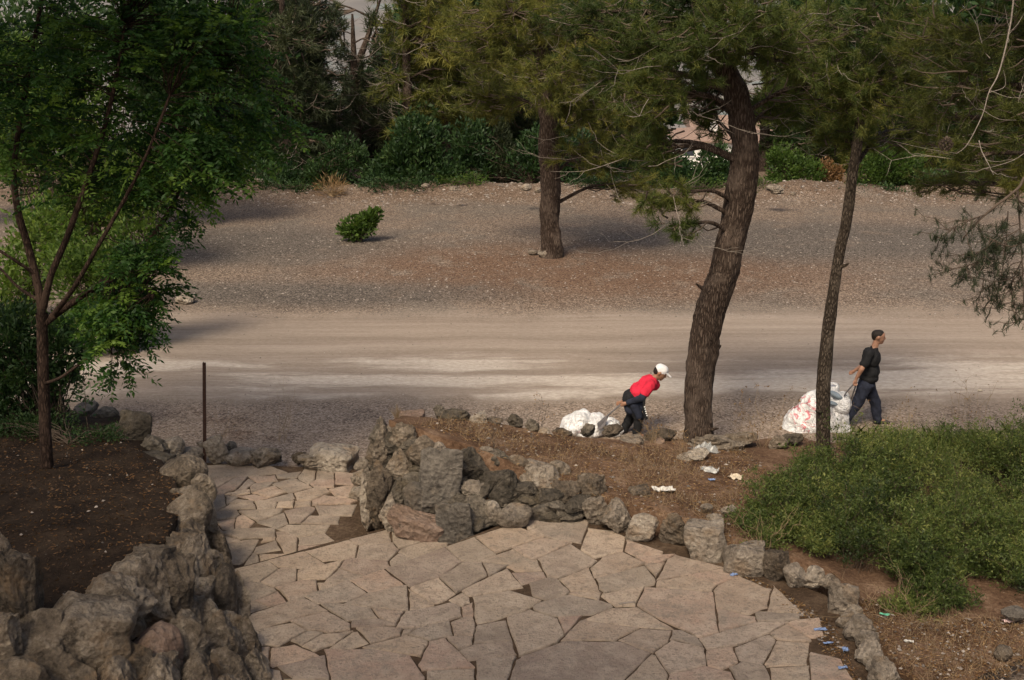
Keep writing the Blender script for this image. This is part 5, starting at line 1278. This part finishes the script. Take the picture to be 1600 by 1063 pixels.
# sack behind him
def sack(name, label, prims, voxel, mat, crumple, straps, loc):
    t = empty(name, loc, label, 'sack')
    b = vox('bag', prims, voxel, mat, t, crumple, 5)
    b.data.transform(Matrix.Translation(-Vector(loc))); b.location = loc; b.matrix_parent_inverse = Matrix.Translation(-Vector(loc))
    for pts in straps:
        P, Rr = smooth_path(pts, 7); v, f = polytube(P, Rr, 8); link('strap', mesh_py('strap', v, f, M['strap'], True), t)
    return t
def E(px, py, dy, rx, rz, ry=None, rot=0.0):
    c = J(px, py, dy); s = scale_at(c); return ('e', c, (rx / s, ry or rx / s * .8, rz / s), rot)
loc = Vector((J(1265, 660).x, YB, 0))
palm = wrn + Vector((-.02, .02, -.09))
s2 = sack('sack', 'bulging white woven sack with red print dragged behind the person in black',
     [E(1262, 660, 0, 36, 28, .36), E(1245, 672, -.05, 24, 17, .3), E(1278, 640, 0, 32, 30, .33, -.5), E(1292, 625, .05, 24, 22, .26, -.3), E(1300, 655, 0, 26, 32, .33), E(1312, 632, -.1, 16, 17, .2), E(1318, 622, .1, 9, 9, .12), E(1302, 606, .1, 8, 7, .1), E(1310, 672, -.1, 18, 17, .25)],
     0.017, mat_sack('woven_sack', -.05, .28, .34, .3), (0.03, 5.0),
     [[(J(1316, 628, -.12), .011), (J(1322, 614, -.2), .012), (palm, .012)], [(J(1324, 640, .06), .011), (J(1332, 618, -.1), .012), (palm + Vector((.03, 0, -.01)), .012)]], loc)
M['bag_grey'] = mat_plain('grey_blue_plastic', (0.2, 0.24, 0.27), 0.5, 0.3, 9)
vox('flap', [E(1306, 618, -.2, 12, 4, .08, .5), E(1296, 630, -.26, 14, 3, .05, .2)], 0.012, M['bag_grey'], s2, (0.012, 9))
V, F = polytube([J(1298 + 9 * math.cos(a), 606 + 7 * math.sin(a), 0) for a in np.linspace(0.4, 5.6, 16)], [0.018] * 16, 8)
link('loop', mesh_py('loop', V, F, M['cloth_white'], True), s2)

# ---- man in red, bent forward, pulling the other sack
YB = at(990, 678, 0.02).y
g = empty('person', Vector((J(990, 660).x, YB, 0)), 'person in a red T-shirt and white cap bent forward pulling a load', 'person')
hd, HP = head(J(1032, 583), Vector((.86, -.15, -.5)), Vector((.45, 0, .9)))
neck, chest, belly, pel = J(1021, 593), J(1011, 601), J(998, 611), J(987, 622)
shn, shf = J(1016, 602, -.19), J(1022, 600, .19)
eln, wrn = J(1003, 622, -.27), J(980, 630, -.16)
elf, wrf = J(996, 612, .27), J(974, 627, .1)
hin, hif = J(987, 628, -.09), J(989, 628, .09)
knn, ann, ton = J(999, 654, -.1), J(994, 678, -.1), J(1006, 683, -.1)
knf, anf, tof = J(985, 652, .1), J(974, 674, .1), J(983, 680, .1)
body = hd + [C(HP(-.02, -.05), .056, neck, .06), ('e', chest, (.17, .19, .115), -.75), ('e', belly, (.17, .165, .12), -.75), C(chest, .085, neck, .06), C(shn, .06, eln, .046), C(eln, .046, wrn, .03), C(shf, .06, elf, .046), C(elf, .046, wrf, .03), ('e', pel, (.13, .16, .13), -.6),
        C(hin, .09, knn, .06), C(knn, .058, ann, .04), C(ann, .045, ton, .035), C(hif, .09, knf, .06), C(knf, .058, anf, .04), C(anf, .045, tof, .035)]
body += hand(wrn, Vector((-.8, .15, -.25)), Vector((.2, 0, 1))) + hand(wrf, Vector((-.8, -.3, -.3)), Vector((.2, 0, 1)))
vox('body', body, 0.0105, M['skin_dark'], g)
vox('shirt', [('e', chest, (.185, .205, .135), -.75), ('e', belly, (.175, .185, .14), -.8), C(chest, .11, neck + Vector((-.02, 0, -.015)), .078), C(shn + Vector((0, .07, 0)), .085, shn, .082), C(shn, .08, shn.lerp(eln, .6), .074), C(shf + Vector((0, -.07, 0)), .085, shf, .082), C(shf, .08, shf.lerp(elf, .6), .074)], 0.011, M['cloth_red'], g, cr)
for a, b in ((eln, wrn), (elf, wrf)): vox('sleeve', [C(a.lerp(shn if a is eln else shf, .25), .058, a, .062), C(a, .062, a.lerp(b, .9), .046)], 0.01, M['cloth_navy'], g, (0.005, 12))
vox('trousers', [('e', pel, (.15, .175, .15), -.6), C(hin, .105, knn, .08), C(knn, .078, ann, .066), C(hif, .105, knf, .08), C(knf, .078, anf, .066), C(hin, .1, hif, .1)], 0.011, M['cloth_black'], g, (0.013, 9))
vox('tied_jacket', [C(J(985, 616, .1), .07, J(992, 634, -.15), .09), C(J(992, 634, -.16), .08, J(998, 650, -.17), .06), C(J(980, 620, .05), .08, J(985, 640, -.1), .09), C(J(1000, 628, -.14), .05, J(1006, 640, -.2), .04)], 0.012, M['cloth_navy'], g, (0.012, 8))
for a, b in ((ann, ton), (anf, tof)):
    vox('shoe', [C(a + Vector((-.04, 0, -.035)), .045, a + Vector((0, 0, -.03)), .05), C(a + Vector((0, 0, -.03)), .05, b, .038)], 0.009, M['shoe'], g)
vox('hair', [C(HP(-.06, .0), .07, HP(-.05, .03), .08), C(HP(-.05, -.03), .05, HP(-.04, .0), .07), C(HP(.05, -.075), .04, HP(.02, -.06), .045)], 0.009, M['hair'], g)
cp = vox('cap', [C(HP(-.04, .06), .088, HP(.015, .064), .088), C(HP(-.03, .05), .09, HP(.01, .055), .09)], 0.009, M['cloth_white'], g)
vox('brim', [C(HP(.09, .055, -.05), .012, HP(.17, .03, -.03), .008), C(HP(.09, .06, 0), .012, HP(.185, .032, 0), .008), C(HP(.09, .055, .05), .012, HP(.17, .03, .03), .008)], 0.006, M['cloth_white'], g, None, 2)
P, Rr = smooth_path([(J(1018, 606, -.22), .014), (J(1008, 622, -.3), .016), (J(1006, 640, -.3), .022), (J(1010, 655, -.3), .03)], 6)
v, f = polytube(P, Rr, 8); link('strap', mesh_py('strap', v, f, M['cloth_black'], True), g)
for k in range(5):
    c = J(1007.2 + k * .9, 636 + 3.4 * k, -.335); link('print', box_mesh('print', (c.x - .01, c.y - .004, c.z - .008), (c.x + .01, c.y + .004, c.z + .008), M['print_white']), g)
loc = Vector((J(905, 665).x, YB, 0))
palm = wrn + Vector((-.09, .05, -.03))
s1 = sack('sack', 'two-lobed white sack with a pink stain pulled by the person in red',
     [E(900, 664, 0, 24, 16, .28), E(907, 655, 0, 17, 14, .22, -.5), E(888, 668, 0, 13, 8, .2), E(930, 664, 0, 18, 18, .25, -.4), E(934, 656, .05, 12, 10, .16), E(916, 672, 0, 30, 10, .3), E(953, 663, .05, 15, 9, .2), E(956, 672, 0, 18, 10, .2)],
     0.015, mat_sack('white_sack', .02, .18, .1, .1), (0.02, 6.5),
     [[(J(941, 659, -.1), .02), (J(947, 652, -.12), .016), (J(957, 643, -.14), .014), (palm, .015)]], loc)
v = [J(944, 652, -.14), J(950, 652, -.12), J(944, 668, -.3), J(935, 671, -.32), J(933, 662, -.28)]
V = v + [p + Vector((0.01, .03, 0)) for p in v]
link('flap', mesh_py('flap', V, [(0, 1, 2, 3, 4), (9, 8, 7, 6, 5)] + [(i, 5 + i, 5 + (i + 1) % 5, (i + 1) % 5) for i in range(5)], M['strap']), s1)

# ================================================================== UNDERGROWTH, WEEDS, LITTER
BEDV = np.concatenate([np.array([tuple(v.co) for v in bpy.data.objects[n].data.vertices]) for n in ('planting_bed', 'planting_bed.001')])
BEDV = BEDV[BEDV[:, 2] > -0.095]
def surf(x, y):
    d = (BEDV[:, 0] - x) ** 2 + (BEDV[:, 1] - y) ** 2
    i = d.argmin()
    g = ground_z(x, y)
    return max(g, BEDV[i, 2]) if d[i] < 0.04 else g
def inside(P, poly):
    x, y = P[:, 0], P[:, 1]; r = np.zeros(len(P), bool); n = len(poly)
    for i in range(n):
        a, b = poly[i], poly[(i + 1) % n]
        c = ((a[1] > y) != (b[1] > y)) & (x < (b[0] - a[0]) * (y - a[1]) / (b[1] - a[1] + 1e-12) + a[0]); r ^= c
    return r
def scatter(poly, n):
    poly = np.array(poly); lo, hi = poly.min(0), poly.max(0); out = []
    tot = 0
    while tot < n:
        P = RNG.uniform(lo, hi, (n * 2, 2)); P = P[inside(P, poly)]; out.append(P); tot += len(P)
    return np.concatenate(out)[:n]
def edge_dist(P, poly):
    d = np.full(len(P), 1e9)
    for i in range(len(poly)):
        a = np.array(poly[i]); b = np.array(poly[(i + 1) % len(poly)]); ab = b - a
        t = np.clip(((P - a) @ ab) / (ab @ ab), 0, 1); d = np.minimum(d, np.linalg.norm(P - a - t[:, None] * ab, axis=1))
    return d
TH = [tuple(at(a, b, z).to_2d()) for a, b, z in [(1168, 836, .66), (1192, 775, .52), (1255, 732, .34), (1350, 708, .17), (1450, 700, .1), (1620, 690, .1), (1760, 720, .1), (1760, 960, .4), (1560, 955, .5), (1430, 952, .52), (1340, 918, .56), (1250, 872, .62)]]
CC = scatter(TH, 185)
ce = edge_dist(CC, TH)
ch = np.clip(np.array([0.62 + 0.42 * noise.noise(Vector((x * 0.7, y * 0.7, 2))) for x, y in CC]) + RNG.normal(0, 0.2, len(CC)), 0.2, 1.05) * np.clip(0.4 + ce / 0.9, 0.4, 1.0) * 0.86
ci = np.repeat(np.arange(len(CC)), 19)
ang = RNG.uniform(0, 6.283, len(ci)); rad = RNG.random(len(ci)) ** 0.6
P2 = CC[ci] + RNG.normal(0, 0.07, (len(ci), 2))
B0 = np.array([(x, y, surf(x, y)) for x, y in P2])
hs = ch[ci] * (1.05 - 0.45 * rad ** 2) * np.where(RNG.random(len(ci)) < .12, RNG.uniform(1.1, 1.5, len(ci)), RNG.uniform(0.6, 1.1, len(ci)))
T0 = B0 + np.column_stack([np.cos(ang) * rad * (0.25 + 0.35 * ch[ci]), np.sin(ang) * rad * (0.25 + 0.35 * ch[ci]), hs])
tw = bent_twigs(B0, T0, 6, -0.12, 0.06)
ctint = RNG.normal(0.45, 0.2, len(CC))
th = empty('shrub', at(1400, 820, .3), 'sprawling green thicket of fine feathery stems filling the bed right of the kerb', 'shrub')
v, f = tubes_np(tw, np.tile([[.004, .0035, .003, .0025, .002, .0015]], (len(tw), 1)), 3)
link('stem_work', mesh_np('stem_work', v, f, M['twig_brown']), th)
k = 12
tt = 0.3 + 0.7 * RNG.random((len(tw), k)) ** 0.6
ix = tt * 5; i0 = np.minimum(ix.astype(int), 4); fr = (ix - i0)[..., None]; ar = np.arange(len(tw))[:, None]
Q = tw[ar, i0] * (1 - fr) + tw[ar, i0 + 1] * fr
sd = RNG.normal(0, 1, Q.shape) * np.array([1, 1, 0.5]); Q = Q + sd * 0.05
tn0 = np.clip(ctint[ci][:, None] + RNG.normal(0, 0.15, (len(tw), k)), 0, 1)
v1, f1, t1 = needles(Q.reshape(-1, 3), (sd + np.array([0, 0, 0.7])).reshape(-1, 3), 4, 0.065, 0.009, 0.8, 0.1, tn0.ravel())
link('foliage', mesh_np('foliage', v1, f1, M['leaf_shrub'], tint=t1), th)
v2, f2, t2 = leaves(np.repeat(Q.reshape(-1, 3), 3, 0) + RNG.normal(0, 0.035, (Q.size // 3 * 3, 3)), RNG.normal(0, 1, (Q.size // 3 * 3, 3)) + np.array([0, 0, 0.4]), 0.045, 0.02, np.repeat(tn0.ravel(), 3))
link('foliage', mesh_np('foliage', v2, f2, M['leaf_shrub'], tint=t2), th)
# long bright grass blades along its crest
Pg = scatter([tuple(at(a, b, z).to_2d()) for a, b, z in [(1300, 705, .15), (1620, 702, .1), (1640, 740, .2), (1340, 745, .3)]], 1700)
B1 = np.array([(x, y, surf(x, y) + 0.2) for x, y in Pg])
T1 = B1 + np.column_stack([RNG.normal(0, 0.18, (len(B1), 2)), RNG.uniform(0.15, 0.45, len(B1))])
w = unit(np.cross(T1 - B1, RNG.normal(0, 1, B1.shape))) * 0.0035
mid = (B1 + T1) / 2 + np.array([0, 0, 0.06])
V = np.stack([B1 - w, B1 + w, mid + w * .8, T1, mid - w * .8], 1).reshape(-1, 3)
F = np.arange(len(B1) * 5).reshape(-1, 5)
props(link('grass', mesh_np('grass', V, F, M['leaf_shrub'], tint=np.repeat(RNG.uniform(0.4, 1, len(B1)), 5))), 'long bright grass along the crest of the thicket', kind='stuff')

def stalks(name, label, base, n, hgt, spread, mat, side=3, heads=0, cat='weed', group='dry weeds', thick=0.004):
    t = empty(name, base, label, cat, group)
    S = np.tile(np.array([tuple(base)]), (n, 1)) + RNG.normal(0, spread * 0.18, (n, 3)) * np.array([1, 1, 0])
    Ee = S + np.column_stack([RNG.normal(0, spread, (n, 2)), hgt * RNG.uniform(0.55, 1.05, n)])
    a = bent_twigs(S, Ee, 6, -0.04, 0.06)
    i = RNG.integers(0, n, n * side); j = RNG.integers(2, 6, n * side)
    S2 = a[i, j]; E2 = S2 + RNG.normal(0, 0.13, S2.shape) * hgt + np.array([0, 0, 0.14 * hgt])
    b = bent_twigs(S2, E2, 6, -0.04, 0.06)
    r = np.array([[1, .9, .8, .65, .5, .35]]) * thick
    v, f = tubes_np(np.concatenate([a, b]), np.concatenate([np.tile(r, (n, 1)), np.tile(r * .6, (len(b), 1))]), 3)
    link('stem_work', mesh_np('stem_work', v, f, M[mat]), t)
    if heads:
        q = np.concatenate([a[:, -1], b[:, -1]]); q = np.repeat(q, heads, 0) + RNG.normal(0, 0.012, (len(q) * heads, 3))
        v, f, tn = leaves(q, RNG.normal(0, 1, q.shape), 0.035, 0.02)
        link('seed_heads', mesh_np('seed_heads', v, f, M['leaf_dry'], tint=tn), t)
    return t
def on(px, py, z): p = at(px, py, z); return Vector((p.x, p.y, surf(p.x, p.y) - 0.02))
stalks('dry_weed', 'tall bare weed with seed heads left of the dragged sack', on(1190, 694, .2), 6, .95, .28, 'dry_stalk', 4, 4)
stalks('dry_weed', 'thin dry weed between the two trunks at the bed edge', on(1160, 690, .2), 4, .7, .2, 'dry_stalk', 4, 3)
stalks('dry_weed', 'straw stalks rising from the thicket below the person in black', on(1400, 690, .1), 8, .9, .3, 'dry_stalk', 2, 2)
stalks('dry_weed', 'tall straw stalks at the right end of the thicket crest', on(1520, 690, .1), 10, 1.0, .35, 'dry_stalk', 2, 2)
stalks('dry_weed', 'pair of straw stalks standing out from the right of the grass crest', on(1575, 690, .1), 4, .7, .25, 'dry_stalk', 2, 3)
stalks('dry_weed', 'dark upright dead weed in the middle of the red bed', on(772, 716, 1.0), 3, .65, .08, 'twig_brown', 5, 2)
stalks('dry_weed', 'slight dead weed behind the stone row near the white sack', on(845, 672, .7), 3, .55, .08, 'twig_brown', 4, 2)
stalks('dry_weed', 'tuft of yellow dry grass on the wall end beside the flat slab', on(621, 664, 1.2), 40, .2, .07, 'dry_stalk', 0, 0, thick=.003)
stalks('leafless_bush', 'leafless brown bush at the track edge behind the pale path stones', on(440, 690, 0.0), 9, .85, .4, 'dry_stalk', 3, 0, 'bush', 'leafless bushes', .0025)
stalks('leafless_bush', 'thin leafless bush behind the rusty post', on(345, 690, 0.0), 8, .7, .4, 'dry_stalk', 3, 0, 'bush', 'leafless bushes', .0025)
stalks('dry_weed', 'reddish dead plant at the foot of the thick leaning pine', on(1068, 715, .4), 14, .4, .16, 'dry_stalk', 4, 1)
stalks('dry_weed', 'dry brush behind the stones by the feet of the person in red', on(1020, 690, .4), 16, .35, .16, 'dry_stalk', 3, 1)
stalks('dry_weed', 'bleached dry stems leaning over the kerb from the thicket', on(1190, 862, .65), 14, .5, .3, 'dry_stalk', 3, 0)
stalks('dry_weed', 'bleached stems in front of the thicket on the lower bed', on(1420, 965, .5), 24, .4, .5, 'dry_stalk', 3, 0)
sd_ = stalks('seedling', 'slender seedling with a few leaves behind the shaded bed', on(140, 690, .3), 1, .95, .02, 'twig_brown', 6, 0, 'plant', None, .008)
b = on(140, 690, .3); q = np.array([tuple(b)]) + np.column_stack([RNG.normal(0, .09, 50), RNG.normal(0, .09, 50), RNG.uniform(.3, 1.0, 50)])
v, f, tn = leaves(q, RNG.normal(0, 1, q.shape), .09, .045, RNG.random(50) * .6); link('foliage', mesh_np('foliage', v, f, M['leaf_bush'], tint=tn), sd_)
bushy('shrub', 'low green weeds at the foot of the young tree', on(110, 705, .4), [(np.array(on(150, 700, .4)) + np.array([0, 0, .08]), np.array([.5, .4, .14])), (np.array(on(60, 690, .35)) + np.array([0, 0, .15]), np.array([.7, .5, .22]))], M['leaf_bush'], 2600, .06, .026, 'weeds', 'twig_brown', 'plants left of the track', .5, 60, .3, .03)

# fallen leaves and dry grass on beds and terrace edge
def flat_leaves(P, L, W):
    D = RNG.normal(0, 1, P.shape) * np.array([1, 1, .25]); return leaves(P, D, L, W, RNG.random(len(P)), .3)
RBP = [tuple(at(a, b, z).to_2d()) for a, b, z in [(640, 680, 1.2), (830, 745, .9), (1030, 805, .73), (1150, 850, .68), (1200, 720, .4), (1160, 700, .25), (980, 698, .5), (830, 675, .8), (700, 662, 1.05)]]
LBP = [tuple(at(a, b, z).to_2d()) for a, b, z in [(200, 700, .35), (265, 745, .6), (295, 800, 1), (230, 880, 1.4), (60, 990, 1.45), (-60, 900, 1.3), (-40, 700, .4)]]
KBP = [tuple(at(a, b, z).to_2d()) for a, b, z in [(1335, 925, .58), (1420, 950, .52), (1600, 960, .5), (1640, 1090, .5), (1440, 1090, .5), (1360, 990, .55)]]
TBP = [tuple(at(a, b, .43).to_2d()) for a, b in [(1150, 895), (1225, 925), (1300, 975), (1345, 1063), (1310, 1063), (1270, 985), (1200, 935)]]
def pts(poly, n, dz=.012, z=None):
    q = scatter(poly, n); return np.array([(x, y, (surf(x, y) if z is None else z) + dz) for x, y in q])
v, f, tn = flat_leaves(np.concatenate([pts(RBP, 5200), pts(KBP, 3000), pts(TBP, 900, .01, Z_TERRACE - JR)]), .05, .012)
props(link('fallen_leaves', mesh_np('fallen_leaves', v, f, M['leaf_dry'], tint=tn)), 'dry leaves and needles strewn over the red bed', kind='stuff')
v, f, tn = flat_leaves(pts(LBP, 2600), .05, .018)
props(link('leaf_litter', mesh_np('leaf_litter', v, f, M['leaf_dry'], tint=tn * .4)), 'brown leaf litter on the shaded bed', kind='stuff')
S_ = pts(RBP, 2600, -.01); S_ = S_[np.array([noise.noise(Vector((p[0] * 1.2, p[1] * 1.2, 3))) > -.12 for p in S_])]
S_ = np.concatenate([S_, pts(KBP, 900, -.01)])
E_ = S_ + np.column_stack([RNG.normal(0, .07, (len(S_), 2)), RNG.uniform(.03, .16, len(S_))])
v, f = tubes_np(bent_twigs(S_, E_, 4, .1, .08), np.tile([[.003, .0025, .002, .0015]], (len(S_), 1)), 3)
props(link('dry_grass', mesh_np('dry_grass', v, f, M['dry_stalk'])), 'short dead grass standing on the red bed', kind='stuff')
pp = np.concatenate([pts(RBP, 450), pts(LBP, 90), pts(KBP, 400), pts(TBP, 120, .01, Z_TERRACE - JR)])
pebbles('stone_chips', pp, .01 + .025 * RNG.random(len(pp)) ** 3, M['gravel'], 'stone chips strewn over the beds').name = 'pebbles'

# litter
M['paper'] = mat_plain('white_paper', (0.47, 0.45, 0.41), 0.8, .1)
M['blue'] = mat_plain('blue_wrapper', (0.16, 0.22, 0.36), 0.5, .4, 30)
M['cream'] = mat_plain('cream_plastic', (0.45, 0.38, 0.28), 0.5, .2)
M['pink'] = mat_plain('pink_plastic', (0.55, 0.4, 0.38), 0.5, .2)
M['green'] = mat_plain('green_wrapper', (0.1, 0.35, 0.22), 0.5, .3)
mp = MB('clear_plastic', .25, .5); mp.color((.4, .4, .38)); tr = mp.N.new('ShaderNodeBsdfTransparent'); mx = mp.N.new('ShaderNodeMixShader'); mx.inputs[0].default_value = .5
mp.L.new(mp.b.outputs[0], mx.inputs[1]); mp.L.new(tr.outputs[0], mx.inputs[2]); mp.L.new(mx.outputs[0], mp.out.inputs[0]); M['clear'] = mp.m
def scrap(name, label, px, py, z, w, d, mat, lift=.02, rot=0.3, n=7, amp=.5, cat='litter'):
    w, d = w * .78, d * .78
    p = at(px, py, z); zz = surf(p.x, p.y) if z != Z_TERRACE else Z_TERRACE
    V = []
    for j in range(n):
        for i in range(n):
            u, v = i / (n - 1) - .5, j / (n - 1) - .5
            q = Vector((u * 3.1 + px, v * 3.1, py)); x = u * w * (1 + .25 * noise.noise(q)); y = v * d * (1 + .25 * noise.noise(q * 1.3))
            V.append((p.x + x * math.cos(rot) - y * math.sin(rot), p.y + x * math.sin(rot) + y * math.cos(rot), zz + lift + amp * min(w, d) * (noise.noise(q * 1.7) * .6 + abs(noise.noise(q * 3)) * .5)))
    F = [(j * n + i, j * n + i + 1, (j + 1) * n + i + 1, (j + 1) * n + i) for j in range(n - 1) for i in range(n - 1)]
    m2 = len(V); V += [(a, b, c - .004) for a, b, c in V]; F += [tuple(m2 + k for k in q[::-1]) for q in F]
    return props(link(name, mesh_py(name, V, F, M[mat])), label, cat, 'litter on the ground')
scrap('paper_scrap', 'torn white paper lying on the red soil', 1038, 750, .8, .36, .2, 'paper', .03, .1)
scrap('plastic_wrapper', 'cream crumpled wrapper on the red soil beside the thicket', 1150, 736, .5, .24, .22, 'cream', .03, -.4)
scrap('plastic_wrapper', 'small blue scrap on the red soil below the pine foot', 1112, 744, .55, .12, .07, 'blue')
scrap('plastic_wrapper', 'blue scrap on the paving against the kerb', 1146, 899, Z_TERRACE, .12, .07, 'blue', .012)
scrap('plastic_wrapper', 'blue and white wrapper at the corner of the paving in the leaf litter', 1281, 985, Z_TERRACE, .17, .07, 'blue', .015, .1)
scrap('plastic_wrapper', 'dull blue strip lying in the dark litter just below the blue and white wrapper', 1294, 1006, Z_TERRACE, .13, .04, 'blue', .012, .2)
scrap('plastic_wrapper', 'square blue wrapper standing in the leaf litter by the kerb', 1321, 1017, Z_TERRACE, .08, .09, 'blue', .02, 0)
scrap('plastic_wrapper', 'lowest blue wrapper in the leaf litter near the bottom edge', 1317, 1045, Z_TERRACE, .13, .06, 'blue', .015, .1)
scrap('plastic_wrapper', 'green and pale wrapper on the soil in front of the thicket', 1382, 960, .53, .14, .05, 'green', .03, -.3)
scrap('paper_scrap', 'small white scrap on the dry soil below the thicket', 1420, 1004, .5, .13, .05, 'paper', .02, -.3)
scrap('plastic_wrapper', 'faded pink plastic scrap at the right end of the lower bed', 1577, 966, .5, .16, .1, 'pink', .04, .2)
scrap('plastic_bag', 'clear torn plastic bag caught on the stones at the pine foot', 1098, 702, .35, .5, .32, 'clear', .06, .5, 11, .6)
scrap('plastic_bag', 'second clear plastic shred below the pine foot', 1108, 730, .5, .34, .22, 'clear', .04, -.3, 9, .5)
scrap('fallen_leaf', 'single yellow leaf lying on the gravel right of the person in black', 1531, 611, 0.0, .12, .08, 'cream', .015, .2, 5, .3)
a = at(967, 944, Z_TERRACE + .012); b = at(992, 941, Z_TERRACE + .012)
v, f = polytube([a, a.lerp(b, .5) + Vector((0, .01, 0)), b], [.012, .011, .009], 8)
props(link('stick', mesh_py('stick', v, f, M['twig_grey'], True)), 'pale dry stick lying on the terrace paving', 'stick', 'litter on the ground')
